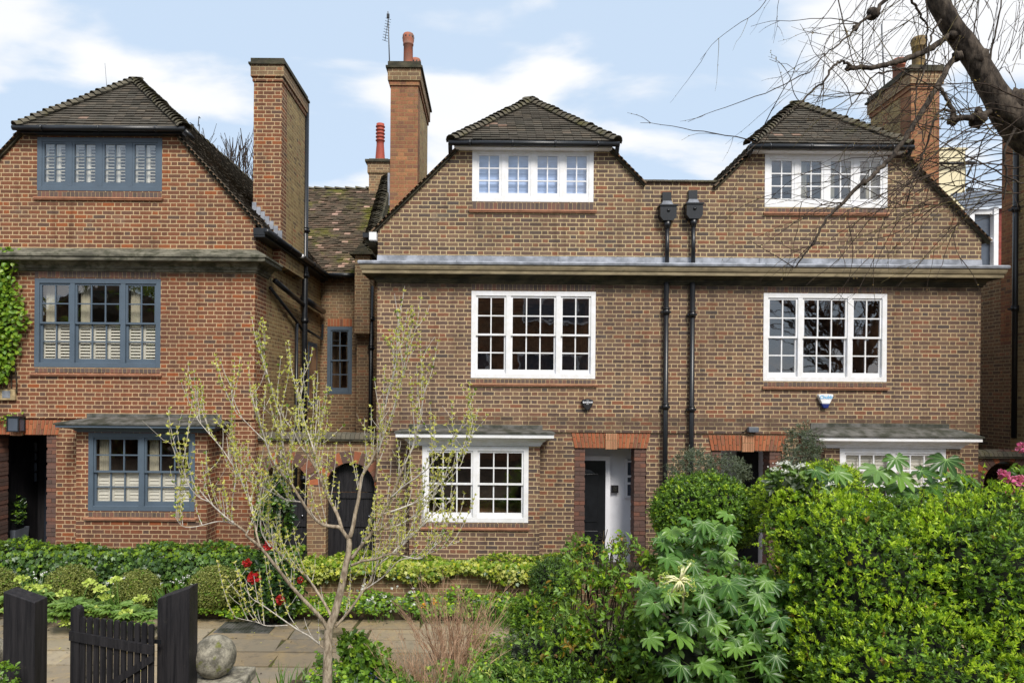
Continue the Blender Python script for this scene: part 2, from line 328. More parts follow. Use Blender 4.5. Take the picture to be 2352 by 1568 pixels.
# ------------------------------------------------------------------ windows
def window(house, px0, py0, px1, py1, Yf, cols, paint, sash=True, rows=3, blind=None, name='window', rdepth=1.6, openings=None):
    """cols: pane columns per light. Frame nearly flush with the wall; glass set back; a real room behind."""
    x0, z1 = W(px0, py0, Yf); x1, z0 = W(px1, py1, Yf)
    m = mb(paint); y = Yf - .006; fw, mw, dp = .085, .085, .10
    sill_h = .09
    m.box(x0, x0 + fw, y, y + dp, z0, z1); m.box(x1 - fw, x1, y, y + dp, z0, z1)
    m.box(x0 + fw, x1 - fw, y, y + dp, z1 - fw, z1); m.box(x0 + fw, x1 - fw, y, y + dp, z0, z0 + fw)
    inner = (x1 - x0 - 2 * fw - mw * (len(cols) - 1)); unit = inner / sum(cols); xs = []; x = x0 + fw
    for i, c in enumerate(cols):
        xs.append((x, x + c * unit)); x += c * unit
        if i < len(cols) - 1: m.box(x, x + mw, y + .003, y + dp, z0 + fw, z1 - fw); x += mw
    wo = m.build(name, house, .004); sa = mb(paint); gl = mb('glass'); b = .011
    for (a, e), c in zip(xs, cols):
        lo, hi = z0 + fw, z1 - fw; mid = (lo + hi) / 2
        parts = [(mid - .015, hi, y + .022, rows), (lo, mid + .015, y + .055, rows)] if sash else [(lo, hi, y + .012, rows)]
        for k, (p, q, yy, nr) in enumerate(parts):
            st = .042 if not sash else .034; bot = .075 if (sash and k == 1) or not sash else .034
            sa.box(a, a + st, yy, yy + .034, p, q); sa.box(e - st, e, yy, yy + .034, p, q)
            sa.box(a + st, e - st, yy + .001, yy + .033, q - (.034 if k == 0 else .032), q); sa.box(a + st, e - st, yy + .001, yy + .033, p, p + bot)
            for j in range(1, c): xx = a + st + (e - a - 2 * st) * j / c; sa.box(xx - b, xx + b, yy + .005, yy + .03, p + bot, q - .033)
            for j in range(1, nr): zz = p + bot + (q - .034 - p - bot) * j / nr; sa.box(a + st, e - st, yy + .007, yy + .028, zz - b, zz + b)
            gl.add([(a + .02, yy + .02, p + .02), (e - .02, yy + .02, p + .02), (e - .02, yy + .02, q - .02), (a + .02, yy + .02, q - .02)], [(0, 1, 2, 3)])
    sa.build('sash' if sash else 'casement', wo); gl.build('pane', wo)
    r = mb('interior'); a, e, p, q = x0 + .03, x1 - .03, z0 + .03, z1 - .03; y0, y1 = y + dp + .004, y + rdepth
    r.add([(a, y0, p), (e, y0, p), (e, y0, q), (a, y0, q), (a, y1, p), (e, y1, p), (e, y1, q), (a, y1, q)], [(4, 5, 6, 7), (0, 4, 7, 3), (1, 2, 6, 5), (3, 7, 6, 2), (0, 1, 5, 4)])
    r.build('room', wo)
    yb = y + dp + .006
    def louvre(sm, a, e, p, q, tilt, n_st):
        wst = .045; wd = (e - a) / n_st
        for i in range(n_st):
            a2, e2 = a + i * wd + .004, a + (i + 1) * wd - .004
            sm.box(a2, a2 + wst, yb, yb + .03, p, q); sm.box(e2 - wst, e2, yb, yb + .03, p, q); sm.box(a2, e2, yb + .001, yb + .029, q - .05, q); sm.box(a2, e2, yb + .001, yb + .029, p, p + .05)
            nn = int((q - p - .1) / .056)
            for k in range(nn):
                zc_ = p + .05 + (k + .5) * (q - p - .1) / nn; ca, sa_ = math.cos(tilt), math.sin(tilt)
                sm.obox(((a2 + e2) / 2, yb + .015, zc_), ((e2 - a2) / 2 - wst, 0, 0), (0, .027 * ca, .027 * sa_), (0, -.004 * sa_, .004 * ca))
    if blind == 'louvre_full' or blind == 'louvre_low' or blind == 'louvre_shut':
        s2 = mb('shutter'); top = z1 - fw if blind == 'louvre_full' else (z0 + z1) / 2
        for (a, e), c in zip(xs, cols): louvre(s2, a, e, z0 + fw, top, (.55 if blind == 'louvre_full' else .8) if blind != 'louvre_shut' else 1.3, c if blind != 'louvre_full' else 2)
        s2.build('shutter', wo)
    if blind in ('louvre_low', 'curtain', 'louvre_shut'):
        for i, ((a, e), c) in enumerate(zip(xs, cols)):
            if blind == 'curtain':
                if i == 0: continue
                spans = [(a, a + .5 * (e - a))] if i == 1 else [(a + (.0 if i == 2 else .55) * (e - a), a + (.45 if i == 2 else 1.) * (e - a))]
            else: spans = [(a, a + .2 * (e - a) * (2 / c) + .06)]
            for (s0, s1) in spans:
                cu = mb('curtain')
                n = 24; vs = []
                for k in range(n + 1):
                    xx = s0 + (s1 - s0) * k / n; yy = yb + .09 + .02 * math.sin(k * 1.7)
                    vs += [(xx, yy, z0 + fw), (xx, yy, z1 - fw)]
                cu.add(vs, [(2 * k, 2 * k + 2, 2 * k + 3, 2 * k + 1) for k in range(n)], True); cu.build('curtain', wo)
    if blind in ('roman', 'roman_high'):
        bl = mb('blind' if blind == 'roman' else 'shutter')
        for (a, e), c in zip(xs, cols):
            n = 9; vs = []; lo = z0 + fw if blind == 'roman' else z0 + fw + .42 * (z1 - z0)
            for k in range(2 * n + 1):
                zz = lo + (z1 - fw - lo) * k / (2 * n); yy = yb + (.012 if k % 2 else .0)
                vs += [(a, yy, zz), (e, yy, zz)]
            bl.add(vs, [(2 * k, 2 * k + 1, 2 * k + 3, 2 * k + 2) for k in range(2 * n)])
        bl.build('blind', wo)
    return wo, (x0, z0, x1, z1)
def soldiers(parent, x0, x1, z0, z1, Y, name='soldier_course', m='soldier', pitch=.075):
    o = mb('mortar'); o.box(x0, x1, Y - .002, Y + .05, z0, z1); o.mat(m); n = max(1, round((x1 - x0) / pitch)); p = (x1 - x0) / n
    for i in range(n): o.box(x0 + i * p + .005, x0 + (i + 1) * p - .005, Y - .006 - rnd.random() * .003, Y + .02, z0 + .004, z1 - .004)
    return o.build(name, parent)
def sill(parent, px0, px1, pyt, Y, paint='sill'):
    x0, z = W(px0, pyt, Y); x1, _ = W(px1, pyt, Y); o = mb(paint)
    o.box(x0, x1, Y - .055, Y + .02, z - .022, z); o.box(x0 + .008, x1 - .008, Y - .04, Y + .02, z - .045, z - .023)
    return o.build('sill', parent)
def lintel(parent, px0, px1, pyt, pyb, Y, key=True, m='rubber'):
    xa, zt = W(px0, pyt, Y); xb, zb = W(px1, pyb, Y); h = zt - zb; n = round((xb - xa) / .072); cx = (xa + xb) / 2; o = mb('mortar')
    o.prism([(xa + .06, zb + .003), (xb - .06, zb + .003), (xb - .003, zt - .003), (xa + .003, zt - .003)], Y - .002, Y + .1); o.mat(m); sk = .06
    def X(t, z): u = (z - zb) / h; w0 = (xb - xa) / 2 - sk * (1 - u); return cx + (2 * t - 1) * w0
    for i in range(n):
        t0, t1 = (i + .1) / n, (i + .9) / n; cut = zb + h * (.36 if i % 2 else .72)
        for (a, b) in ((zb, cut - .005), (cut + .005, zt)):
            o.prism([(X(t0, a), a), (X(t1, a), a), (X(t1, b), b), (X(t0, b), b)], Y - .014 - rnd.random() * .004, Y + .05)
    o.build('lintel', parent)
    if key:
        o = mb('mortar'); o.box(cx - .105, cx + .105, Y - .045, Y, zb - .02, zt); o.mat('keyb')
        for i in range(7):
            a = cx - .105 + i * .03; o.box(a + .003, a + .024, Y - .055, Y - .01, zb - .018, zb + h * .5); o.box(a + .003, a + .024, Y - .055, Y - .01, zb + h * .54, zt - .003)
        o.build('keystone', parent)
def quoins(parent, x0, x1, y0, y1, z0, z1, m='quoin'):
    o = mb(m); z = z1; i = 0
    while z > z0:                      # three courses proud, one slim band set back
        for j in range(3):
            zz = z - .075 * (j + 1); nb = 2 if (i + j) % 2 else 1; wdt = (x1 - x0) / nb
            for q in range(nb): o.box(x0 + q * wdt + .003, x0 + (q + 1) * wdt - .003, y0 + rnd.random() * .004, y1, zz + .005, zz + .07)
        z -= .225; o.box(x0 + .03, x1 - .03, y0 + .03, y1, z - .04, z); z -= .045; i += 1
    o.mat('quoin').box(x0 + .012, x1 - .012, y0 + .012, y1 - .004, z0, z1)
    return o.build('jamb', parent)
# ------------------------------------------------------------------ roofs
def tile_field(o, O, U, V, poly, gauge=.10, tw=.165, lift=.032, jit=1.0, th=.024, skip=None):
    """clay tiles on the plane O + u U + v V, inside the convex polygon poly of (u, v)."""
    U = Vector(U).normalized(); V = Vector(V).normalized(); Nn = U.cross(V); Nn = Nn if Nn.z > 0 else -Nn; O = Vector(O)
    vmax = max(p[1] for p in poly); k = 0; v = 0.0
    while v < vmax:
        vm = v + gauge * .5; xs = []
        for i in range(len(poly)):
            (u0, v0), (u1, v1) = poly[i], poly[(i + 1) % len(poly)]
            if (v0 - vm) * (v1 - vm) < 0: xs.append(u0 + (vm - v0) / (v1 - v0) * (u1 - u0))
        if len(xs) >= 2:
            a, b = min(xs), max(xs); u = a - (.5 if k % 2 else 0) * tw; sag = .004 * math.sin(k * 1.3)
            while u < b:
                c0, c1 = max(u + .002, a), min(u + tw - .002, b)
                if c1 - c0 > .02:
                    r1, r2 = rnd.uniform(-.004, .006) * jit, rnd.uniform(-.004, .004) * jit; L = gauge * 1.55
                    dz = .005 * math.sin(u * 2.1 + k * .6) * jit
                    lo = O + V * (v + r2 + dz); hi = O + V * (v + L)
                    n0, n1 = lift + r1 + sag, .002
                    o.add([lo + U * c0 + Nn * n0, lo + U * c1 + Nn * (n0 + r2), hi + U * c1 + Nn * n1, hi + U * c0 + Nn * n1,
                           lo + U * c0 + Nn * (n0 - th), lo + U * c1 + Nn * (n0 - th + r2), hi + U * c1 + Nn * (n1 - .004), hi + U * c0 + Nn * (n1 - .004)],
                          [(0, 1, 2, 3), (0, 4, 5, 1), (1, 5, 6, 2), (3, 7, 4, 0)])
                u += tw
        v += gauge; k += 1
def bonnets(o, A, B, step=.12, r=.105, L=.2, up=(0, 0, 1), cone=1.25):
    A, B = Vector(A), Vector(B); t = (B - A).normalized(); side = t.cross(Vector(up)).normalized(); nn = side.cross(t).normalized(); n = int((B - A).length / step)
    for i in range(n + 1):
        c = A + t * i * step; vs = []; r1 = r * rnd.uniform(.95, 1.08); lf = rnd.uniform(.03, .05)
        for q, (s, rr, l2) in enumerate(((-.02, r1 * cone, lf), (L, r1 * .85, 0))):
            for rad in (rr, rr - .014):
                for k in range(7):
                    a = math.pi * k / 6; vs.append(c + t * s + side * math.cos(a) * rad + nn * (math.sin(a) * rad * .8 - .035 + l2))
        fs = []
        for k in range(6): fs += [(k, k + 1, 14 + k + 1, 14 + k), (k, 7 + k, 8 + k, k + 1)]
        o.add(vs, fs, False)
def planeface(o, pts): return o.add(pts, [tuple(range(len(pts)))])
# ================================================================== the three houses
def porch_box(parent, x0, x1, z0, z1, y0, y1, m):
    o = mb(m); o.add([(x0, y0, z0), (x1, y0, z0), (x1, y0, z1), (x0, y0, z1), (x0, y1, z0), (x1, y1, z0), (x1, y1, z1), (x0, y1, z1)], [(4, 5, 6, 7), (0, 4, 7, 3), (1, 2, 6, 5), (3, 7, 6, 2), (0, 1, 5, 4)])
    return o.build('porch', parent)
def chimney(parent, x0, x1, y0, y1, z0, z1, mf, msd, capm='stone_d'):
    o = mb(mf); o.box(x0, x1, y0, y0 + .34, z0, z1 - .45); o.mat(msd).box(x0 + .001, x1 - .001, y0 + .34, y1, z0, z1 - .45)
    c = .0
    for (h, e) in ((.075, .022), (.012, .03), (.225, .05), (.0, 0)):
        if h: o.mat(mf if e < .04 else 'brick_s').box(x0 - e, x1 + e, y0 - e, y1 + e, z1 - .45 + c, z1 - .45 + c + h); c += h
    o.mat(capm).box(x0 - .085, x1 + .085, y0 - .085, y1 + .085, z1 - .138, z1 - .1); o.box(x0 - .05, x1 + .05, y0 - .05, y1 + .05, z1 - .1, z1 - .01)
    o.mat('flash').add([(x0 - .05, y0 - .05, z1 - .01), (x1 + .05, y0 - .05, z1 - .01), (x1 + .05, y1 + .05, z1 - .01), (x0 - .05, y1 + .05, z1 - .01), (x0 + .1, y0 + .1, z1 + .05), (x1 - .1, y0 + .1, z1 + .05), (x1 - .1, y1 - .1, z1 + .05), (x0 + .1, y1 - .1, z1 + .05)],
                       [(0, 1, 5, 4), (1, 2, 6, 5), (2, 3, 7, 6), (3, 0, 4, 7), (4, 5, 6, 7)])
    return o.build('chimney', parent)
def pot(ch, x, y, z0, z1, r, m, name='chimney_pot', ribs=0):
    o = mb(m); h = z1 - z0
    pr = [(r * 1.0, z0), (r * .94, z0 + h * .1), (r * .9, z1 - h * .3)]
    if ribs:
        pr = [(r * 1.15, z0), (r * .85, z0 + h * .45)]
        for k in range(5): zz = z0 + h * (.55 + k * .09); pr += [(r * .85, zz), (r * 1.05, zz + .01), (r * 1.05, zz + .03), (r * .85, zz + .04)]
        pr += [(r * .9, z1), (r * .6, z1)]
    else: pr += [(r * 1.02, z1 - h * .29), (r * 1.02, z1 - h * .25), (r * .96, z1 - h * .24), (r * 1.12, z1 - h * .17), (r * 1.12, z1 - h * .04), (r * .95, z1), (r * .7, z1), (r * .7, z1 - .2)]
    o.lathe(x, y, pr); p = o.build(name, ch)
    if not ribs:
        h2 = mb('black')
        for k in range(10): a = 2 * math.pi * k / 10; cx, cy = x + r * 1.118 * math.cos(a), y + r * 1.118 * math.sin(a); h2.obox((cx, cy, z1 - h * .1), (-.012 * math.sin(a), .012 * math.cos(a), 0), (.004 * math.cos(a), .004 * math.sin(a), 0), (0, 0, .014))
        h2.build('vent_hole', p)
    return p
def roof(house, cx, zr, slope, xl, xr, hipz, hx0, hx1, yh, L, left_tiles=True, right_tiles=True, tile='tile', zl=None, zrr=None):
    """ridge running back from a hipped gable; xl/xr = low edges of the two slopes."""
    c = math.sqrt(1 + slope * slope); o = mb(tile)
    for sgn, xe, tiles in ((-1, xl, left_tiles), (1, xr, right_tiles)):
        ze = zr - slope * abs(xe - cx); vm = abs(xe - cx) * c; vh = vm * (hipz - ze) / (zr - ze)
        Vv = Vector((-sgn, 0, slope)).normalized(); O_ = Vector((xe, 0, ze))
        poly = [(-.07, 0), (-.07, vh - .2), (-.15, vh), (yh, vm), (L, vm), (L, 0)]
        planeface(o, [O_ + Vector((0, u, 0)) + Vv * v - Vector((0, 0, .02)) for u, v in poly])
        if tiles: tile_field(o, O_, (0, 1, 0), Vv, poly)
        # verge: tile edges over a brick-on-edge undercloak
        e = MB().mat('edge'); n = int((vh) / .10)
        for k in range(n):
            a = O_ + Vv * (k * .10) + Vector((0, -.055, 0)); e.obox(a + Vv * .07, Vector((0, .045, 0)), Vv * .085, Vector((sgn * slope, 0, 1)).normalized() * .011 + Vv * -.004)
        e.mat('stone_d').obox(O_ + Vv * (vh / 2) + Vector((0, -.022, -.045)), (0, .03, 0), Vv * (vh / 2), Vector((sgn * slope, 0, 1)).normalized() * .016)
        e.build('verge', house)
    A = Vector((hx0, -.17, hipz)); B = Vector((hx1, -.17, hipz)); Pk = Vector((cx, yh, zr)); Vv = (Vector((0, yh + .17, zr - hipz))).normalized(); vm = math.hypot(yh + .17, zr - hipz)
    planeface(o, [A - Vector((0, 0, .02)), B - Vector((0, 0, .02)), Pk - Vector((0, 0, .02))])
    tile_field(o, A, (1, 0, 0), Vv, [(0, 0), (hx1 - hx0, 0), (cx - hx0, vm)])
    ro = o.build('roof', house)
    h = mb('bonnet'); bonnets(h, A, Pk, up=(-.4, -.3, 1)); bonnets(h, B, Pk, up=(.4, -.3, 1)); bonnets(h, Pk, Pk + Vector((0, L - yh, 0)), step=.3, L=.31, cone=1.0, r=.09)
    h.build('hip_tiles', ro); return ro
def gutter(house, pts, r=.055, m='black', br=.9, name='gutter'):
    o = mb(m)
    pts = [Vector(p) for p in pts]
    o.tube(pts, r, 10)
    for a, b in zip(pts[:-1], pts[1:]):
        n = int((b - a).length / br)
        for k in range(1, n + 1): c = a + (b - a) * (k - .5) / max(n, 1); t = (b - a).normalized(); o.tube([c - t * .018, c + t * .018], r * 1.18, 10)
    return o.build(name, house)
def pipe(house, x, y, zt, zb, r=.043, collars=(), m='black', hopper=None, name='downpipe', extra=None):
    o = mb(m); o.tube([(x, y, zt), (x, y, zb)], r, 14)
    for c in collars:
        o.tube([(x, y, c + .05), (x, y, c - .05)], r * 1.3, 14); o.tube([(x, y, c + .062), (x, y, c + .045)], r * 1.45, 14); o.box(x - .085, x + .085, y, y + .09, c - .02, c + .02)
    if extra: o.tube(extra, r, 12)
    p = o.build(name, house)
    if hopper:
        q = mb(m); zt2 = hopper; q.prism([(x - .09, zt2 - .27), (x + .09, zt2 - .27), (x + .145, zt2 - .2), (x + .145, zt2), (x - .145, zt2), (x - .145, zt2 - .2)], y - .08, y + .09)
        q.box(x - .165, x + .165, y - .1, y + .09, zt2 - .012, zt2 + .012); q.tube([(x, y, zt2 - .27), (x, y, zt2 - .40)], [.075, r * 1.2], 12); q.tube([(x, y - .08, zt2 - .09), (x, y - .095, zt2 - .09)], .03, 10)
        q.box(x - .08, x + .08, y + .04, y + .1, zt2 + .01, zt2 + .27)
        q.mat('lead').prism([(x - .12, zt2 + .012), (x + .12, zt2 + .012), (x + .075, zt2 + .1), (x - .075, zt2 + .1)], y + .0, y + .08)
        q.build('hopper_head', p)
    return p
def hood(house, x0, x1, Yf, zb, zt, paint, top, over=.25, ztop=None):
    """moulded hood with a lead top over a ground floor bay"""
    h = zt - zb; pr = [(0.0, zb), (.03, zb), (.03, zb + h * .12), (.05, zb + h * .14), (.06, zb + h * .3), (.10, zb + h * .42), (.11, zb + h * .5), (.15, zb + h * .56), (over - .03, zb + h * .66), (over, zb + h * .7), (over, zt)]
    o = mb(paint); o.ring(x0, x1, Yf, .03, pr); ho = o.build('hood', house)
    zt2 = ztop or zt + .12; o = mb(top); o.ring(x0, x1, Yf, .03, [(over - .01, zt + .002), (over + .02, zt + .003), (over + .024, zt + .03), (over - .02, zt + .045), (.02, zt2 - .03), (-.2, zt2)])
    o.add([(x0 + .2, Yf + .2, zt2), (x1 - .2, Yf + .2, zt2), (x1 - .2, .03, zt2), (x0 + .2, .03, zt2)], [(0, 1, 2, 3)]); o.box(x0 - over + .15, x1 + over - .15, -.02, .03, zt + .03, zt2 + .06)
    o.build('lead_flashing', ho); return ho
BAYD = .42
ZB = -.3

# ------------------------------------------------------------------ left house
HL = empty('brick_house', (-7.1, 0, 0), 'red brick house with grey-blue window frames and louvred shutters, left of the arched gates', 'house', 'brick gabled houses in a terrace')
xc, xL = WX(585, 800), -9.94; zs = WZ(300, 962); zg0 = 6.36
cxl, zrl, sl = WX(229, 380), 9.6, 1.08
hz = WZ(230, 291, -.2); hx0, hx1 = WX(38, 290, -.17), WX(424, 290, -.17)
wt = WZ(230, 309)
holes = []
pw = []
for (a, b, c, d) in ((86, 315, 372, 440), (80, 639, 368, 845)):
    x0, z1 = W(a, b); x1, z0 = W(c, d); holes.append(rect(x0 + .01, z0 + .01, x1 - .01, z1 - .01))
gx = lambda x: zrl - sl * abs(x - cxl) - .05
o = mb('brick_l'); xh = cxl + (zrl - wt - .05) / sl; xh2 = 2 * cxl - xh
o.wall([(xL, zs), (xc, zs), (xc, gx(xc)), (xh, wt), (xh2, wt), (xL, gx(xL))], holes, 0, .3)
xa0, zb0 = W(-38, 998); xa1, _ = W(127, 998)
bx0, bx1 = WX(175, 1080, -BAYD), WX(475, 1080, -BAYD)
wx0, wz1 = W(203.5, 993, -BAYD); wx1, wz0 = W(447, 1174, -BAYD)
o.wall([(xL, ZB), (xc, ZB), (xc, zs - .002), (xL, zs - .002)], [rect(xa0, ZB + .02, xa1, zb0), rect(wx0, wz0, wx1, wz1)], .035, .3)
o.wall(rect(bx0, ZB, bx1, WZ(300, 985, -BAYD)), [rect(wx0 + .01, wz0 + .01, wx1 - .01, wz1 - .01)], -BAYD, -BAYD + .12)
o.box(bx0, bx0 + .12, -BAYD + .12, .035, ZB, wz1 + .05); o.box(bx1 - .12, bx1, -BAYD + .12, .035, ZB, wz1 + .05)
o.box(xc - .3, xc, .3, .62, ZB, 6.3); o.mat('brick_y').box(xc - .3, xc - .002, .62, 9, ZB, 6.3)
o.mat('brick_l').box(xL, xL + .3, .3, 9, ZB, 6.3); o.box(xL + .3, xc - .3, 8.7, 9, ZB, 9.2)
o.build('wall', HL)
window(HL, 86, 315, 372, 440, 0, [2, 2, 2, 2], 'blue', sash=False, rows=3, blind='louvre_full')
window(HL, 80, 639, 368, 845, 0, [2, 3, 2], 'blue', rows=2, blind='louvre_low')
window(HL, 203.5, 993, 447, 1174, -BAYD, [3, 3], 'blue', rows=2, blind='louvre_shut')
for (a, b, t, bt, Y) in ((86, 372, 441, 453, 0), (80, 368, 846, 856, 0), (80, 368, 624, 638, 0), (203.5, 447, 1176, 1187, -BAYD)):
    soldiers(HL, WX(a, t, Y), WX(b, t, Y), WZ((a + b) / 2, bt, Y), WZ((a + b) / 2, t, Y), Y)
sill(HL, 80, 376, 453.5, 0); sill(HL, 71, 373, 857, 0); sill(HL, 195, 452, 1187.5, -BAYD)
hood(HL, bx0 + .05, bx1 - .02, -BAYD, WZ(320, 994, -BAYD - .2), WZ(320, 977, -BAYD - .25), 'blue', 'leadd', over=.26)
lintel(HL, -60, 142, 963, 998, .032, m='rubber')
xi0, xi1 = xa0 + .18, xa1 - .19
porch_box(HL, xa0 + .002, xa1 - .002, ZB, zb0, .3, 1.5, 'blackwood')
quoins(HL, xa0 + .001, xi0, .05, .4, ZB + .1, zb0 - .003); quoins(HL, xi1, xa1 - .001, .05, .4, ZB + .1, zb0 - .003)
M['navy'] = plain('navy_door_paint', srgb(40, 46, 56), .4, .15, 2); M['dimglass'] = plain('door_glass', srgb(84, 92, 104), .2, .2, 2)
dr = mb('navy'); dx0, dx1 = xi0 + .02, xi1 + .1; dr.box(dx0, dx1, 1.4, 1.46, ZB, 2.18); dr.box(dx0, dx1, 1.38, 1.4, 2.19, zb0 - .01)
for k in range(1, 7): xx = dx0 + (dx1 - dx0) * k / 7; dr.box(xx - .004, xx + .004, 1.392, 1.4, ZB, 2.17)
dr = dr.build('door', HL, .004)
g = mb('dimglass'); cxm = WX(66, 1100, 1.4)
for (t, b) in ((1040, 1056), (1062, 1082), (1085, 1105), (1016, 1036)): g.box(cxm - .17, cxm + .17, 1.382, 1.39, WZ(66, b, 1.4), WZ(66, t, 1.4))
g.build('door_window', dr)
def text(s, size, loc, m, parent, name='lettering', bold=.0, depth=.002, rot=(R(90), 0, 0), align='CENTER'):
    cu = bpy.data.curves.new(name, 'FONT'); cu.body = s; cu.size = size; cu.align_x = align; cu.align_y = 'CENTER'; cu.extrude = depth; cu.offset = bold
    t = bpy.data.objects.new(name, cu); COL.objects.link(t); dg = bpy.context.evaluated_depsgraph_get()
    me = bpy.data.meshes.new_from_object(t.evaluated_get(dg)); bpy.data.objects.remove(t); me.materials.clear(); me.materials.append(M[m])
    me.transform(Matrix.Translation(loc) @ Matrix.Rotation(rot[0], 4, 'X')); return link(name, me, parent)
M['number'] = plain('dark_number', srgb(18, 19, 24), .3, .1, 4)
x, z = W(104, 1066, 1.38); text('88', .15, (x, 1.378, z), 'number', dr, 'house_number', .004)
# cornice, roof, gutters, chimney
M_off = []
def lc(z0, d): return z0 + d
zc1, zc0 = WZ(300, 571), WZ(300, 625)
zfb, zft = WZ(300, 597, -.27), WZ(300, 584, -.27)
o = mb('stone_l'); o.ring(xL, xc, -.004, .72, [(0, zc0), (.02, zc0 + .01), (.03, zc0 + .05), (.055, zc0 + .055), (.06, zc0 + .1), (.10, zc0 + .13), (.12, zfb - .01), (.255, zfb - .004), (.26, zfb + .012), (.262, zfb + .06), (.285, zfb + .065), (.285, zft), (.06, zc1 - .03), (0, zc1)])
o.box(xL, xc + .0, -.003, .0, zc0, zc1); o.build('cornice', HL)
RL = roof(HL, cxl, zrl, sl, -9.94, xc + .2, hz, hx0, hx1, 1.25, 8.2)
gutter(HL, [(hx0 - .04, -.21, hz - .035), (hx1 + .02, -.21, hz - .035)], .048)
gutter(HL, [(hx1 + .02, -.2, hz - .05), (hx1 + .12, -.08, hz - .17)], .04)
gutter(HL, [(xc + .24, -.12, 6.30), (xc + .24, 4.45, 6.30)])
o = mb('black'); o.box(hx0 + .05, hx1 - .05, -.15, -.002, hz - .10, hz - .04); o.box(xc, xc + .2, -.1, 4.7, 6.2, 6.26); o.box(xc - .005, xc + .21, -.11, -.06, 6.24, 6.36); o.build('soffit_board', HL)
c1 = chimney(HL, -4.71, -4.16, .97, 2.62, 5.9, 9.93, 'brick_l', 'brick_y')
o = mb('pot'); o.lathe(-4.42, 1.9, [(.1, 9.9), (.1, 10.14), (.08, 10.14), (.08, 9.95)]); o.build('chimney_pot', c1)
o = mb('lead')
for k in range(7):
    a = Vector((-4.72 + k * .085, .955, zrl - sl * (-4.72 + k * .085 - cxl) + .12)); o.box(a.x, a.x + .08, .95, .968, a.z - .13, a.z + .03)
o.build('lead_flashing', c1)
pipe(HL, xc + .14, 2.78, 9.85, -.2, .062, (7.0, 6.0, 5.0, 3.0, 1.5)); pipe(HL, xc + .06, 2.45, 4.9, 0, .035, (3.6, 2.))
gutter(HL, [(xc + .12, .75, 5.55), (xc + .12, 2.7, 5.35)], .05, br=9, name='waste_pipe'); gutter(HL, [(xc + .1, 2.8, 5.5), (xc + .1, 4.6, 5.42)], .07, br=9, name='waste_pipe'); gutter(HL, [(xc + .06, .65, 5.4), (xc + .06, 2.4, 4.95), (xc + .1, 2.7, 4.8)], .03, br=9, name='waste_pipe'); gutter(HL, [(xc + .1, 2.8, 4.85), (xc + .1, 4.5, 4.72), (xc + .1, 4.55, 5.1)], .03, br=9, name='waste_pipe')
# narrow side window, seen edge on
o = mb('blue'); o.box(xc - .05, xc + .01, 3.6, 4.4, 3.1, 4.6); so = o.build('window', HL); o = mb('interior'); o.box(xc + .0, xc + .014, 3.68, 4.32, 3.18, 4.5); o.build('pane', so)

# ------------------------------------------------------------------ rear link between the first two houses
HK = empty('rear_wing', (-3.6, 4.75, 0), 'recessed brick link with mossy tiled roof and tall grey-blue sash, deep between the houses', 'building')
kx0, kz1 = W(752, 750, 4.75); kx1, kz0 = W(808, 905, 4.75)
o = mb('brick_s'); o.wall(rect(xc, ZB, -1.7, 6.28), [rect(kx0 + .01, kz0 + .01, kx1 - .01, kz1 - .01)], 4.75, 5.0)
px0, px1 = WX(821, 700, 4.35), WX(849, 700, 4.35)
o.box(px0, px1, 4.3, 4.75, ZB, 4.75); o.box(px0 - .0, px1 + .03, 4.15, 4.75, 4.75, 4.83); o.box(px0, px1 + .06, 4.0, 4.75, 4.83, 6.72)
o.mat('stone_d').box(px0 - .12, px1 + .15, 3.9, 4.8, 6.72, 6.78); o.prism([(px0 - .02, 6.78), (px1 + .05, 6.78), ((px0 + px1) / 2 + .03, 7.0), ((px0 + px1) / 2 - .01, 7.0)], 3.95, 4.7)
o.build('wall', HK)
window(HK, 752, 750, 808, 905, 4.75, [2], 'blue', rows=2)
soldiers(HK, kx0, kx1, kz1 + .01, kz1 + .2, 4.75, m='rubber')
o = mb('tile_moss'); ze = 6.33; V3 = Vector((0, 1, 1)).normalized(); O3 = Vector((-7.6, 4.5, ze)); vm = 3.0 * math.sqrt(2)
planeface(o, [O3 + Vector((0, 0, -.02)), O3 + Vector((6.3, 0, -.02)), O3 + Vector((6.3, 3, 2.98)), O3 + Vector((0, 3, 2.98))])
tile_field(o, O3, (1, 0, 0), V3, [(0, 0), (6.2, 0), (6.2, vm), (0, vm)], jit=2.2)
o.mat('tile'); planeface(o, [(-7.6, 7.5, ze + 2.98), (-1.3, 7.5, ze + 2.98), (-1.3, 10.5, ze), (-7.6, 10.5, ze)]); r3 = o.build('roof', HK)
o = mb('bonnet'); bonnets(o, (-7.6, 7.5, ze + 3.02), (-1.3, 7.5, ze + 3.02), step=.3, L=.31, cone=1, r=.08)
pa, pb = Vector((-3.14, 4.35, ze + .35)), Vector((-3.08, 7.5, ze + 3.42)); bonnets(o, pa, pb, step=.085, r=.17, L=.12, cone=1.04); o.build('ridge_tiles', r3)
o = mb('stone_d'); o.obox((pa + pb) / 2 - Vector((-.03, 0, .13)), (.15, 0, 0), (pb - pa) / 2, (0, -.12, .12)); o.mat('lead').box(-2.95, -2.9, 6.6, 7.1, ze + 2.3, ze + 3.2); o.build('parapet', HK)
o = mb('brick_s'); o.box(-3.6, -3.05, 7.3, 7.9, 9.0, 9.75); o.box(-3.64, -3.01, 7.26, 7.94, 9.75, 10.05); o.mat('stone_d').box(-3.7, -2.96, 7.2, 8.0, 10.05, 10.12); o.mat('flash').box(-3.6, -3.05, 7.3, 7.9, 10.12, 10.17); kc = o.build('chimney', HK)
pot(kc, -3.33, 7.6, 10.15, 11.28, .13, 'potred', ribs=1)
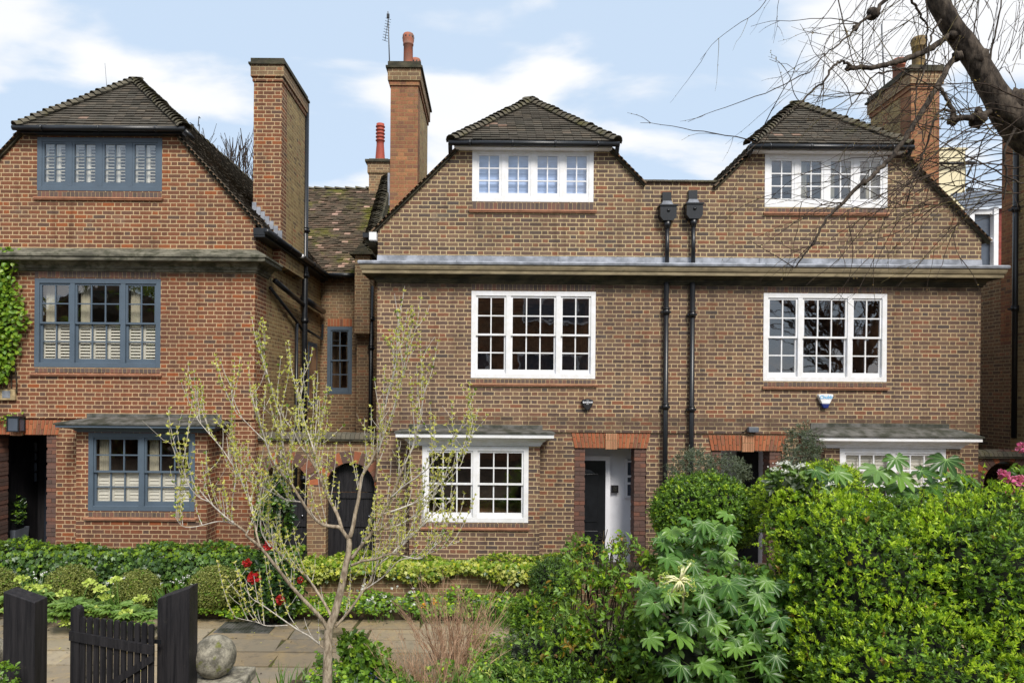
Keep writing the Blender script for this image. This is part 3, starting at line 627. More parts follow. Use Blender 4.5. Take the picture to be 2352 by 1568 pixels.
gutter(HK, [(xc + .24, 4.42, 6.30), (px0 - .02, 4.42, 6.30)]); pipe(HK, WX(820, 800, 4.4), 4.62, 6.25, 0, .04, (4.5, 2.5)); pipe(HK, WX(850.5, 800, 4.1), 4.2, 6.0, 0, .052, (5.2, 4.5, 2.5))

# ------------------------------------------------------------------ middle and right houses
HC = empty('brick_house', (.7, 0, 0), 'brown brick house with white windows, shield-shaped alarm and white porch, in the middle', 'house', 'brick gabled houses in a terrace')
HR = empty('brick_house', (6.0, 0, 0), 'brown brick house with white windows and a white alarm box, behind the bare branches', 'house', 'brick gabled houses in a terrace')
xcl, xm, xcr = WX(866, 800), WX(1560, 800), WX(2252, 800)
zs = WZ(1300, 992); zpar = WZ(1560, 419)
def gabled(HH, xa, xb, cx, zr, slp, left_low, right_low, wins, wt, hip, lint, bay, bwin, side):
    g = lambda x: zr - slp * abs(x - cx) - .05
    xh1, xh0 = cx + (zr - wt - .05) / slp, cx - (zr - wt - .05) / slp
    pts = [(xa, zs), (xb, zs)]
    pts += [(xb, g(xb))] if right_low else [(xb, zpar), (cx + (zr - .05 - zpar) / slp, zpar)]
    pts += [(xh1, wt), (xh0, wt)]
    pts += [(xa, g(xa))] if left_low else [(cx - (zr - .05 - zpar) / slp, zpar), (xa, zpar)]
    hs = []
    for (a, b, c, d) in wins: x0, z1 = W(a, b); x1, z0 = W(c, d); hs.append(rect(x0 + .01, z0 + .01, x1 - .01, z1 - .01))
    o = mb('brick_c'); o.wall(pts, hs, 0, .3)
    la, zl = W(lint[0], lint[2]); lb, _ = W(lint[1], lint[2]); bx0, bx1 = WX(bay[0], 1100, -BAYD), WX(bay[1], 1100, -BAYD)
    x0, z1 = W(bwin[0], bwin[1], -BAYD); x1, z0 = W(bwin[2], bwin[3], -BAYD)
    o.wall([(xa, ZB), (xb, ZB), (xb, zs - .002), (xa, zs - .002)], [rect(la, ZB + .02, lb, zl), rect(x0, z0, x1, z1)], .035, .3)
    o.wall(rect(bx0, ZB, bx1, z1 + .1), [rect(x0 + .01, z0 + .01, x1 - .01, z1 - .01)], -BAYD, -BAYD + .12)
    o.box(bx0, bx0 + .12, -BAYD + .12, .035, ZB, z1 + .1); o.box(bx1 - .12, bx1, -BAYD + .12, .035, ZB, z1 + .1)
    if side < 0: o.box(xa, xa + .3, .3, 9, ZB, 6.25); o.box(xa + .3, xb, 8.7, 9, ZB, 8.8)
    else: o.box(xb - .3, xb, .3, 9, ZB, 6.25); o.box(xa, xb - .3, 8.7, 9, ZB, 8.8)
    o.build('wall', HH); return la, lb, zl, bx0, bx1
cxc = WX(1226, 405); zrc = 9.25
wc = [(1085, 342, 1363, 465), (1083, 668, 1367, 870)]
la, lb, zl, bx0, bx1 = gabled(HC, xcl, xm - .002, cxc, zrc, 1.0, True, False, wc, WZ(1226, 337), None, (1320, 1486, 1029), (941, 1240), (970, 1023, 1213, 1200), -1)
cxr = WX(1895, 420); zrr = 9.21
wr = [(1757, 354, 2038, 478), (1754, 673, 2036, 877)]
ra, rb, rl, cx0, cx1 = gabled(HR, xm + .002, xcr, cxr, zrr, 1.0, False, True, wr, WZ(1895, 349), None, (1634, 1798, 1035), (1895, 2205), (1929, 1029, 2171, 1205), 1)
window(HC, *wc[0], 0, [2, 2, 2, 2], 'white', sash=False, rows=3, blind='roman')
window(HC, *wc[1], 0, [2, 3, 2], 'white', rows=2, rdepth=3.2)
window(HC, 970, 1023, 1213, 1200, -BAYD, [3, 3], 'white', rows=2, rdepth=3.2)
window(HR, *wr[0], 0, [2, 2, 2, 2], 'white', sash=False, rows=3, blind='curtain')
window(HR, *wr[1], 0, [2, 3, 2], 'white', rows=2, rdepth=3.2)
window(HR, 1929, 1029, 2171, 1205, -BAYD, [3, 3], 'white', rows=2, blind='roman_high')
for HH, (a, b, t, bt, Y) in ((HC, (1085, 1363, 466, 482, 0)), (HC, (1083, 1367, 871, 880, 0)), (HC, (1083, 1367, 653, 667, 0)), (HC, (970, 1213, 1201, 1210, -BAYD)), (HR, (1757, 2038, 479, 488, 0)), (HR, (1754, 2036, 878, 888, 0)), (HR, (1754, 2036, 659, 672, 0))):
    soldiers(HH, WX(a, t, Y), WX(b, t, Y), WZ((a + b) / 2, bt, Y), WZ((a + b) / 2, t, Y), Y)
sill(HC, 1077, 1370, 482, 0); sill(HC, 1075, 1372, 880, 0); sill(HC, 966, 1216, 1210, -BAYD); sill(HR, 1752, 2042, 488.5, 0); sill(HR, 1750, 2040, 888, 0)
hood(HC, bx0 + .02, bx1 - .02, -BAYD, WZ(1100, 1023, -BAYD), WZ(1100, 996, -BAYD - .22), 'white', 'leadd', over=.24, ztop=WZ(1100, 996, -BAYD - .22) + .07)
hood(HR, cx0 + .02, cx1 - .02, -BAYD, WZ(2050, 1029, -BAYD), WZ(2050, 1005, -BAYD - .22), 'white', 'leadd', over=.24, ztop=WZ(2050, 1005, -BAYD - .22) + .16)
lintel(HC, 1312, 1494, 994, 1029, .032); lintel(HR, 1626, 1806, 999, 1035, .032)
for HH, a, b, z, yb in ((HC, la, lb, zl, .7), (HR, ra, rb, rl, 1.2)):
    porch_box(HH, a + .002, b - .002, ZB, z - .002, .3, yb, 'porch_white')
    quoins(HH, a + .001, a + .2, .05, .36, ZB + .1, z - .004); quoins(HH, b - .22, b - .001, .05, .36, ZB + .1, z - .004)
# middle porch: black six-panel door, white side light, bell panel
PY = .68; ga, gb = WX(1298, 1100, PY), WX(1389, 1100, PY); gz = WZ(1350, 1056, PY)
o = mb('black'); o.box(ga, gb, PY - .08, PY - .02, ZB, gz); o.tube([(ga + .39, PY - .09, gz - .36), (ga + .39, PY - .075, gz - .36)], .2, 24)
o.box(ga + .14, gb - .14, PY - .095, PY - .08, .98, 1.9); o.box(ga + .14, gb - .14, PY - .095, PY - .08, .1, .82); dd = o.build('door', HC, .008)
o = mb('porch_white'); o.box(gb, gb + .09, PY - .1, PY, ZB, gz + .09); o.box(ga, gb, PY - .1, PY, gz, gz + .09); o.build('door_frame', dd)
M['steel'] = plain('brushed_steel', srgb(190, 192, 196), .25, .1, 9, metal=1)
o = mb('steel'); kx = WX(1378, 1220, PY - .1)
for k in range(3): o.box(kx - .03, kx + .04, PY - .105, PY - .082, WZ(1378, 1222 + k * 6, PY) - .012, WZ(1378, 1222 + k * 6, PY) + .012)
o.build('lock', dd); o = mb('steel'); o.box(WX(1346, 1300, PY), WX(1352, 1300, PY) + .06, PY - .105, PY - .082, WZ(1350, 1302, PY), WZ(1350, 1296, PY)); o.build('letter_flap', dd)
o = mb('porch_white'); sx0, sx1, sz0, sz1 = WX(1434, 1100, PY), lb - .03, WZ(1450, 1142, PY), WZ(1450, 1052, PY)
o.box(sx0, sx0 + .05, PY - .06, PY, sz0, sz1); o.box(sx1 - .04, sx1, PY - .06, PY, sz0, sz1)
for f in (0, .34, .52, .9): zz = sz0 + f * (sz1 - sz0); o.box(sx0 + .05, sx1 - .04, PY - .059, PY - .001, zz, zz + .04)
sw = o.build('side_window', HC); o = mb('dimglass'); o.box(sx0 + .04, sx1 - .03, PY - .03, PY - .005, sz0 + .02, sz1 - .02); o.build('pane', sw)
o = mb('blackwood'); bx, bz = W(1411.5, 1122, PY); o.box(bx - .065, bx + .065, PY - .05, PY, bz - .07, bz + .07); bp = o.build('bell_panel', HC); o = mb('steel'); o.box(bx - .035, bx + .035, PY - .056, PY - .048, bz - .035, bz + .045); o.build('speaker_grille', bp)
ga, gb = WX(1690, 1100, 1.2), WX(1780, 1100, 1.2); o = mb('black'); o.box(ga, gb, 1.12, 1.18, ZB, 2.3); o.box(ga + .14, gb - .14, 1.105, 1.12, .98, 1.9); o.box(ga + .14, gb - .14, 1.105, 1.12, .1, .82); o.build('door', HR, .008)

# long cornice under lead, each house its own length
zt, zf1, zf0, zb = WZ(1130, 588), WZ(1130, 608, -.28), WZ(1130, 628, -.28), WZ(1130, 652)
prof = [(0, zb), (.02, zb + .01), (.03, zb + .04), (.05, zb + .045), (.06, zb + .09), (.1, zb + .11), (.12, zf0 - .005), (.235, zf0 - .004), (.24, zf0 + .01), (.24, zf0 + .05), (.26, zf0 + .07), (.275, zf0 + .11), (.28, zf1)]
lead = [(.27, zf1 + .001), (.30, zf1 + .002), (.31, zf1 + .035), (.295, zf1 + .06), (.05, zt - .12), (.012, zt - .1), (.008, zt)]
def half(HH, x0, x1, left):
    for m, pr, nm in (('stone_c', prof, 'cornice'), ('lead', lead, 'lead_flashing')):
        o = mb(m); path = [(x0, .5, -1, 0), (x0, 0, -1, -1), (x1, 0, 0, -1)] if left else [(x0, 0, 0, -1), (x1, 0, 1, -1), (x1, .5, 1, 0)]; k = len(pr)
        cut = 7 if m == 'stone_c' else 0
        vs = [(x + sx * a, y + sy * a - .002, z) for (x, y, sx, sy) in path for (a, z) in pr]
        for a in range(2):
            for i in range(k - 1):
                o.mat('stone_d' if (m == 'stone_c' and i < 7) else m); b = len(o.v); o.add([vs[a * k + i], vs[(a + 1) * k + i], vs[(a + 1) * k + i + 1], vs[a * k + i + 1]], [(0, 1, 2, 3)])  # underside and lower mouldings take the darker stone
        if m == 'lead':
            n = int((x1 - x0) / 1.85)
            for q in range(1, n + 1): xx = x0 + q * 1.85 - .4; o.box(xx - .012, xx + .012, -.31, -.02, zf1 + .03, zf1 + .065); o.box(xx - .012, xx + .012, -.025, -.006, zf1 + .05, zt - .005)
        o.build(nm, HH)
half(HC, xcl, xm, True); half(HR, xm, xcr, False)
# roofs
RC = roof(HC, cxc, zrc, 1.0, xcl - .1, WX(1480, 415), WZ(1226, 324, -.17), WX(1038, 322, -.17), WX(1416, 322, -.17), 1.25, 8, left_tiles=False)
RR = roof(HR, cxr, zrr, 1.0, WX(1640, 415), xcr + .12, WZ(1900, 331, -.17), WX(1724, 328, -.17), WX(2090, 328, -.17), 1.2, 8, right_tiles=False)
for HH, a, b, yy in ((HC, 1030, 1423, 327), (HR, 1722, 2098, 335)):
    x0, x1 = WX(a, yy, -.21), WX(b, yy, -.21); z = WZ((a + b) / 2, yy + 3, -.21)
    gutter(HH, [(x0, -.215, z), (x1, -.215, z)], .046, br=.7)
    for xx, sg in ((x0 + .03, 1), (x1 - .03, -1)): gutter(HH, [(xx, -.2, z), (xx, -.08, z - .15)], .038, br=9)
    o = mb('white'); o.box(x0 + .1, x1 - .12, -.17, -.002, z - .06, z - .025); o.build('soffit_board', HH)
o = mb('bonnet'); xx0, xx1 = WX(1470, 415), WX(1652, 415)
nk = 20
for k in range(nk): a = xx0 + (xx1 - xx0) * k / nk; o.box(a + .002, a + (xx1 - xx0) / nk - .003, -.045 - rnd.random() * .006, .2, zpar, zpar + .03 + rnd.random() * .004)
o.mat('lead').box(xx0 + .12, xx1 - .14, .1, .14, zpar + .03, zpar + .075); o.build('parapet_coping', HC)
o = mb('white'); a, b = W(850, 543, -.1); o.box(a - .01, a + .12, -.14, -.02, b - .07, b + .07); o.mat('black').box(a - .13, a - .012, -.12, 3.9, b - .02, b + .06); o.mat('stone_d').box(a - .1, a + .08, -.02, 4, b - .1, b - .03); o.build('eaves_box', HC)
o = mb('white'); a, b = W(2284, 634, -.1); o.box(a - .13, a + .03, -.1, .04, b - .06, b + .06); o.build('eaves_box', HR)
# party-wall downpipes with hopper heads
for HH, px, hy in ((HC, 1530.5, 474), (HR, 1590.5, 470)):
    x = WX(px, 800, -.1); zh = WZ(px, hy, -.1); zz = zf1 + .05
    o1 = pipe(HH, x, -.1, zh - .36, zz, .038, (), hopper=zh)
    pipe(HH, x, -.075, zb + .04, -.2, .046, (WZ(px, 716 if px < 1560 else 722, -.075), WZ(px, 934 if px < 1560 else 940, -.075), 1.2))
for (HH, x0, x1, y0, y1, z1) in ((HC, -1.96, -1.44, .5, 2.4, 9.66), (HR, 7.94, 8.48, .6, 2.0, 9.72)):
    c = chimney(HH, x0, x1, y0, y1, 6.3, z1, 'brick_r', 'brick_y')
    if HH is HC: pot(c, -1.69, .95, z1, 10.42, .1, 'pot'); pot(c, -1.66, 1.95, z1, 10.42, .1, 'pot')
    else: pot(c, 8.26, .9, z1, 10.4, .125, 'pot_y'); pot(c, 8.2, 1.45, z1, 10.25, .12, 'pot')
    if HH is HR: o = mb('metal'); o.tube([(8.0, 1.6, 9.7), (7.93, 1.6, 11.05)], .016, 6); o.build('flue_pole', c)
# aerial strapped to the middle chimney
ae = empty('television_aerial', P3(894, 136, .7), 'slim grey television aerial on the orange brick chimney', 'aerial')
o = mb('metal'); a = P3(894.5, 140, .7); b = P3(891, 27, .7); o.tube([a, b], .012, 6); o.build('mast', ae)
o = mb('black'); p0, p1 = P3(892, 44, .66), P3(884, 94, .5); o.tube([p0, p1], .006, 5)
for k in range(9):
    c = p0.lerp(p1, k / 8); o.tube([c - Vector((.045, .03, -.003)), c + Vector((.045, .03, 0))], .005, 5)
o.box(b.x - .02, b.x + .03, b.y - .02, b.y + .02, b.z - .12, b.z - .05); o.build('boom', ae)
ae = empty('wire_aerial', P3(247, 215, 3), 'thin whip aerial behind the left tiled roof', 'aerial'); o = mb('metal'); o.tube([P3(248, 235, 3), P3(241, 145, 3)], [.008, .004], 5); o.build('whip', ae)
ae = empty('roof_aerial', P3(455, 330, 7.5), 'distant dark aerial with upright rods beyond the left roof slope', 'aerial'); o = mb('black')
for (a, b, c, d) in ((456, 340, 458, 286), (430, 278, 427, 284), (457, 268, 460, 272), (455, 290, 457, 268), (436, 282, 446, 288), (440, 285, 470, 320), (428, 272, 424, 284)): o.tube([P3(a, b, 7.5), P3(c, d, 7.5)], .013, 5)
o.build('rods', ae)

# ------------------------------------------------------------------ screen wall with two arched gates
def arch_pts(cx, z0, zsp, r, n=14): return [(cx - r, z0), (cx + r, z0)] + [(cx + r * math.cos(math.pi * k / n), zsp + r * math.sin(math.pi * k / n)) for k in range(n + 1)]
def archwall(name, x0, x1, Y, zt, arches, label, m='brick_s', coping=True, gates=True):
    A = empty(name, ((x0 + x1) / 2, Y, 0), label, 'wall'); o = mb(m)
    o.wall(rect(x0, ZB, x1, zt), [arch_pts(cx, ZB + .02, zsp, r) for cx, zsp, r in arches], Y, Y + .23); o.build('wall', A)
    for cx, zsp, r in arches:
        o = mb('mortar'); n = 15
        for k in range(n):
            a0, a1 = math.pi * (k + .06) / n, math.pi * (k + .94) / n; f = lambda a, q: (cx + q * math.cos(a), zsp + q * math.sin(a))
            o.mat('quoin' if k % 3 else 'rubber'); o.prism([f(a0, r + .004), f(a0, r + .22), f(a1, r + .22), f(a1, r + .004)], Y - .008 - rnd.random() * .004, Y + .05)
        o.mat('quoin')
        for sx in (-1, 1):
            z = zsp - .01; k = 0
            while z > 0 and not (len(arches) == 2 and sx * (cx - (x0 + x1) / 2) < 0): wq = .11 if k % 2 else .2; a = cx + sx * (r + .003); b = cx + sx * (r + wq); o.box(a, b, Y - .006, Y + .05, z - .066, z); z -= .075; k += 1
        o.build('arch_bricks', A)
    if coping:
        o = mb('bonnet'); n = int((x1 - x0) / .085)
        for k in range(n):
            xx = x0 + (k + .5) * (x1 - x0) / n; vs = []
            for s in (-1, 1):
                for q in range(7): a = math.pi * q / 6; vs.append((xx + s * .039, Y + .115 - .2 * math.cos(a), zt + .04 + .12 * math.sin(a) * rnd.uniform(.95, 1.03)))
            o.add(vs, [(q, q + 1, 8 + q, 7 + q) for q in range(6)] + [tuple(range(7)), tuple(range(13, 6, -1))])
        o.mat('stone_d').box(x0, x1, Y - .07, Y + .3, zt, zt + .042); o.build('coping', A)
    return A
Ya = .25; xs0, xs1 = xc + .004, xcl - .004
a1x, a2x = WX(655, 1100, Ya), WX(805, 1100, Ya); r1, r2 = .41, .45
SW = archwall('arched_screen_wall', xs0, xs1, Ya, WZ(760, 1012, Ya), [(a1x, WZ(655, 1113, Ya) , r1), (a2x, WZ(805, 1118, Ya), r2)], 'low brick screen wall with two arches and a rounded tile coping between the houses')
for cx, r, zt_, nm, full in ((a1x, r1, WZ(655, 1129, .4), 'black solid gate filling the left arch, open above', False), (a2x, r2, WZ(805, 1132, .4), 'black gate with dark lattice above, in the right arch', True)):
    G = empty('garden_gate', (cx, .4, 0), nm, 'gate', 'black gates in the arches'); o = mb('blackwood')
    n = 8
    for k in range(n): xx = cx - r + .01 + (2 * r - .02) * k / n; o.box(xx + .002, xx + (2 * r - .02) / n - .003, .4 + rnd.random() * .003, .44, -.2, zt_)
    o.box(cx - r + .01, cx + r - .01, .375, .4, zt_ - .09, zt_ + .015); o.box(cx - r + .01, cx + r - .01, .375, .4, .9, 1.0); o.build('boards', G)
    if full:
        o = mb('blackwood'); zsp = WZ(805, 1118, Ya)
        o.prism(arch_pts(cx, zt_ + .02, zsp, r - .005), .445, .46)
        for k in range(-7, 8):
            xx = cx + k * .06; hh = math.sqrt(max(0, (r - .01) ** 2 - (k * .06) ** 2)); o.box(xx - .008, xx + .008, .43, .446, zt_ + .02, zsp + hh)
        o.build('lattice', G)
    o = mb('steel'); o.tube([(cx + r - .12, .36, 1.1), (cx + r - .12, .38, 1.1)], .02, 8); o.build('handle', G)
# pale yard wall seen through the left arch

# ------------------------------------------------------------------ right-hand neighbours
HN = empty('neighbour_house', (11.4, 1.8, 0), 'tall stock brick side wall at the far right edge, behind the leaning tree', 'building')
o = mb('brick_y'); o.box(10.6, 11.2, -4.0, 1.55, ZB, 9.0); o.mat('brick_r').box(10.6, 11.2, 1.55, 1.84, 4.5, 9.0); o.mat('brick_s').box(10.62, 11.2, 1.84, 6.0, ZB, 5.9); o.box(10.6, 11.2, 1.55, 1.84, ZB, 4.5)
o.build('wall', HN); pipe(HN, 10.52, 1.35, 8.6, 2.6, .05, (7.2, 5.2))
HM = empty('mansard_extension', (13, 6, 0), 'slate and red tile dormer with a white window in the gap on the right', 'building')
o = mb('brick_s'); o.box(11.9, 14.6, 5.65, 9, ZB, 6.9); o.mat('redtile')
for k in range(10): o.box(13.22, 14.6, 5.6 - .003 * k, 5.8, 6.9 + k * .15, 6.9 + k * .15 + .145)
o.build('wall', HM)
o = mb('white'); o.box(12.5, 12.62, 5.5, 5.7, 6.7, 8.35); o.box(13.1, 13.22, 5.46, 5.7, 6.7, 8.4); o.box(12.62, 13.1, 5.5, 5.7, 6.7, 6.84); o.box(12.62, 13.1, 5.5, 5.7, 7.5, 7.6); o.box(12.62, 13.1, 5.5, 5.7, 8.22, 8.35); wq = o.build('window', HM)
o = mb('dimglass'); o.box(12.6, 13.12, 5.6, 5.64, 6.8, 8.3); o.build('pane', wq)
o = mb('slate'); tile_field(o, (12.3, 5.4, 8.3), (1, 0, .12), (0, .7, .7), [(0, 0), (2.2, 0), (2.2, .8), (0, .8)], gauge=.15, tw=.2)
o.build('roof', HM); o = mb('tile'); tile_field(o, (11.9, 6.6, 8.1), (1, 0, 0), (0, .7, .7), [(0, 0), (2.6, 0), (2.6, 1.0), (0, 1.0)]); o.build('roof', HM)
CT = empty('cream_block', P3(2188, 420, 16), 'pale cream rendered block beyond the right chimney', 'building')
o = mb('cream'); x0, z1 = W(2150, 344, 16); x1, z0 = W(2216, 480, 16); o.box(x0, x1, 16, 20, -.3, z1); o.box(x0 - .03, x1 + .08, 15.95, 20.05, z1, z1 + .08); o.build('wall', CT)
o = mb('black'); zz = WZ(2180, 376, 15.9); o.tube([(x0, 15.85, zz), (x1 + .3, 15.85, zz)], .06, 6); o.box(x1 - .1, x1 + .3, 15.8, 15.9, zz - .05, zz + .08); o.tube([(x1 + .25, 15.9, zz), (x1 + .02, 15.9, zz - .5)], .04, 6); o.build('pipework', CT); o = mb('black'); zz = WZ(2225, 440, 15.9); o.box(x1, x1 + .25, 15.8, 15.95, zz - .12, zz + .12); o.build('bracket', CT)
SR = archwall('arched_side_wall', xcr + .002, 10.58, .3, WZ(2300, 1052, .3), [(WX(2312, 1130, .3), WZ(2312, 1112, .3), .43)], 'low brick wall with one arch and tile coping beyond the right house')
LT = empty('side_extension', (9.7, 2, 0), 'dark lead-topped lean-to with a stubby black vent pipe at the right edge', 'extension')
o = mb('brick_s'); o.box(xcr + .01, 10.55, 2.4, 4.1, ZB, WZ(2310, 1008, 2.4)); o.build('wall', LT)
o = mb('leadd'); zz = WZ(2310, 1008, 2.4); o.box(xcr + .01, 10.56, 1.2, 2.3, zz - .42, zz - .25); o.mat('black').box(xcr + .01, 10.56, 2.3, 2.4, zz - .02, zz + .1); o.build('roof', LT)
pipe(LT, WX(2331, 980, 1.9), 1.9, WZ(2331, 932, 1.9), WZ(2331, 1030, 1.9), .1, (WZ(2331, 940, 1.9), WZ(2331, 985, 1.9)), name='vent_pipe')

# ------------------------------------------------------------------ small things fixed to the walls
def tagged_poly(name, label, cat, pts, y0, y1, m):
    cx = sum(p[0] for p in pts) / len(pts); cz = min(p[1] for p in pts); E = empty(name, (cx, 0, cz), label, cat); o = mb(m); o.prism(pts, y0, y1); o.build('case', E, .012); return E
x, z = W(1348.5, 928); q = .105
sh = [(x + a * q, z + b * q) for a, b in ((0, -1.12), (.45, -.78), (.86, -.1), (1.02, .62), (.6, .86), (0, .98), (-.6, .86), (-1.02, .62), (-.86, -.1), (-.45, -.78))]
AL = tagged_poly('alarm_box', 'black shield-shaped alarm box on the middle house, below the first floor window', 'alarm box', sh, -.075, 0, 'blackwood')
M['lettering'] = plain('white_lettering', srgb(235, 235, 240), .5, .02, 3)
text('BANHAM', .042, (x, -.078, z + .035), 'lettering', AL, 'lettering', .0012); text('SECURITY', .012, (x, -.078, z + .003), 'lettering', AL, 'small_lettering', .0003); text('EST 1926', .012, (x, -.078, z + .066), 'lettering', AL, 'small_lettering', .0003)
x, z = W(1892.5, 921)
pt = [(x + a, z + b) for a, b in ((-.055, -.04), (-.07, -.04), (-.135, .1), (-.125, .125), (0, .13), (.125, .125), (.135, .1), (.07, -.04))][1:]
AL = tagged_poly('alarm_box', 'white tapered alarm box with blue base on the right house', 'alarm box', pt, -.08, 0, 'white')
M['bluecap'] = plain('dark_blue_plastic', srgb(24, 40, 110), .3, .1, 4); M['skyblue'] = plain('light_blue_print', srgb(120, 190, 232), .5, .05, 4)
o = mb('bluecap'); o.prism([(x - .075, z - .043), (x - .045, z - .125), (x + .045, z - .125), (x + .075, z - .043)], -.075, 0); o.build('strobe', AL, .012); text('Chubb', .085, (x, -.083, z + .072), 'skyblue', AL, 'lettering', .002)
x, z = W(20, 906); E = empty('utility_box', (x, 0, z - .1), 'small beige box with a pale blue sticker beside the climber', 'box'); o = mb('mortar'); o.box(x - .15, x + .15, -.06, 0, z - .1, z + .1); o.build('case', E, .01); o = mb('lead'); o.box(x - .075, x + .07, -.064, -.061, z - .06, z + .07); o.build('sticker', E)
x, z = W(36, 972, -.1); E = empty('wall_lamp', (x, -.1, z - .14), 'square black wall lantern above the left porch lintel', 'lamp')
o = mb('black'); o.box(x - .115, x + .115, -.18, 0, z + .1, z + .13); o.box(x - .115, x + .115, -.18, 0, z - .15, z - .13)
for sx in (-1, 1):
    for y in (-.178, -.02): o.box(x + sx * .1 - .012, x + sx * .1 + .012, y, y + .02, z - .13, z + .1)
o.build('frame', E); o = mb('dimglass'); o.box(x - .1, x + .1, -.17, -.02, z - .13, z + .1); o.build('pane', E); o = mb('white'); o.lathe(x, -.1, [(.0, z - .03), (.03, z), (.03, z + .04), (.012, z + .1)]); o.build('bulb', E)
x, z = W(1726, 986); E = empty('floodlight', (x, 0, z - .05), 'small grey floodlight above the right porch keystone', 'lamp'); o = mb('slate'); o.box(x - .09, x + .09, -.12, -.02, z - .045, z + .05); o.build('housing', E, .01); o = mb('black'); o.box(x - .02, x + .02, -.03, 0, z - .06, z - .02); o.tube([(x - .1, -.01, z - .02), (x - .17, -.01, z - .05)], .008, 5); o.build('bracket', E)
x, z = W(667, 585, 2.0); E = empty('security_camera', (xc + .2, 2.1, z), 'small white security camera on the left chimney side', 'camera'); o = mb('white'); o.tube([(xc + .16, 2.1, z), (xc + .3, 2.02, z - .03)], .045, 10); o.tube([(xc + .15, 2.1, z - .06), (xc + .2, 2.1, z)], .02, 8); o.build('housing', E)
# planter in the left porch
x = WX(28, 1230, .9); E = empty('planter', (x, .9, 0), 'tapered grey stone planter with a dark shrub in the left porch', 'planter')
o = mb('slate'); z1 = WZ(28, 1212, .9); o.add([(x - .13, .76, ZB), (x + .13, .76, ZB), (x + .13, 1.04, ZB), (x - .13, 1.04, ZB), (x - .2, .7, z1), (x + .2, .7, z1), (x + .2, 1.1, z1), (x - .2, 1.1, z1)], [(0, 1, 5, 4), (1, 2, 6, 5), (2, 3, 7, 6), (3, 0, 4, 7)]); o.build('pot', E); PLANTER = (E, x, .9, z1)
# ------------------------------------------------------------------ houses across the street (seen only as reflections in the panes)
# ================================================================== ground, path, planting
def nz_(n): v = rng.normal(size=(n, 3)); return v / np.linalg.norm(v, axis=1, keepdims=True)
def unit(v): return v / np.maximum(np.linalg.norm(v, axis=1, keepdims=True), 1e-9)
T_SIMPLE = (np.array([(0, 0, 0), (-.5, .45, .12), (0, 1, -.05), (.5, .45, .12)], float), [(0, 3, 2), (0, 2, 1)])
T_OVAL = (np.array([(0, 0, 0), (-.42, .28, .1), (-.4, .68, .1), (0, 1, -.08), (.4, .68, .1), (.42, .28, .1)], float), [(0, 5, 4, 3), (0, 3, 2, 1)])
T_IVY = (np.array([(0, 0, 0), (.42, -.12, .03), (.34, .22, .05), (.6, .5, -.05), (.22, .6, .04), (0, 1, -.1), (-.22, .6, .04), (-.6, .5, -.05), (-.34, .22, .05), (-.42, -.12, .03)], float),
         [(0, 1, 2), (0, 2, 4), (2, 3, 4), (0, 4, 5), (0, 5, 6), (0, 6, 8), (6, 7, 8), (0, 8, 9)])
T_BLADE = (np.array([(-.5, 0, 0), (.5, 0, 0), (-.45, .4, .02), (.45, .4, .02), (-.3, .75, -.04), (.3, .75, -.04), (0, 1, -.16)], float), [(0, 1, 3, 2), (2, 3, 5, 4), (4, 5, 6)])
class Leaves:
    def __init__(s): s.V = []; s.Fc = []; s.Fs = []; s.Mi = []; s.nv = 0; s.mats = []
    def mi(s, m):
        if m not in s.mats: s.mats.append(m)
        return s.mats.index(m)
    def add(s, P, Dv, Nv, L, Wd, mat, tmpl=T_SIMPLE):
        n = len(P)
        if n == 0: return
        T, fs = tmpl; Dv = unit(Dv); X = unit(np.cross(Dv, Nv)); Z = np.cross(X, Dv)
        L = np.broadcast_to(np.asarray(L, float), (n,))[:, None, None]; Wd = np.broadcast_to(np.asarray(Wd, float), (n,))[:, None, None]
        v = P[:, None, :] + T[None, :, 0:1] * Wd * X[:, None, :] + T[None, :, 1:2] * L * Dv[:, None, :] + T[None, :, 2:3] * L * Z[:, None, :]
        k = len(T); base = s.nv + np.arange(n) * k
        for f in fs:
            s.Fc.append((base[:, None] + np.array(f)[None, :]).astype(np.int32)); s.Mi.append(np.broadcast_to(mat if isinstance(mat, np.ndarray) else np.full(n, s.mi(mat)), (n,)))
        s.V.append(v.reshape(-1, 3)); s.nv += n * k
    def build(s, name, parent=None):
        me = bpy.data.meshes.new(name); V = np.concatenate(s.V); me.vertices.add(len(V)); me.vertices.foreach_set('co', V.ravel())
        lens = np.concatenate([np.full(len(f), f.shape[1]) for f in s.Fc]); loops = np.concatenate([f.ravel() for f in s.Fc])
        me.loops.add(len(loops)); me.loops.foreach_set('vertex_index', loops); me.polygons.add(len(lens))
        me.polygons.foreach_set('loop_start', np.concatenate([[0], np.cumsum(lens)[:-1]]).astype(np.int32)); me.polygons.foreach_set('loop_total', lens.astype(np.int32))
        me.polygons.foreach_set('material_index', np.concatenate(s.Mi).astype(np.int32))
        for m in s.mats: me.materials.append(M[m])
        me.update(calc_edges=True); me.validate(); return link(name, me, parent)
LM = leafmat
G1 = lambda *a: [(i / (len(a) - 1), srgb(*c)) for i, c in enumerate(a)]
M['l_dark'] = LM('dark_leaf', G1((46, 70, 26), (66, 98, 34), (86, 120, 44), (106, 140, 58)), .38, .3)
M['l_tip'] = LM('young_leaf', G1((146, 184, 30), (176, 208, 44), (196, 222, 56), (208, 226, 80)), .48, .42)
M['l_mid'] = LM('green_leaf', G1((80, 118, 34), (106, 146, 44), (128, 168, 54), (148, 184, 66)), .42, .38)
M['l_ivy'] = LM('ivy_leaf', G1((44, 66, 38), (64, 92, 50), (82, 112, 58), (106, 138, 70)), .38, .25)
M['l_ivyt'] = LM('ivy_new_leaf', G1((104, 138, 36), (140, 168, 44)), .4, .35)
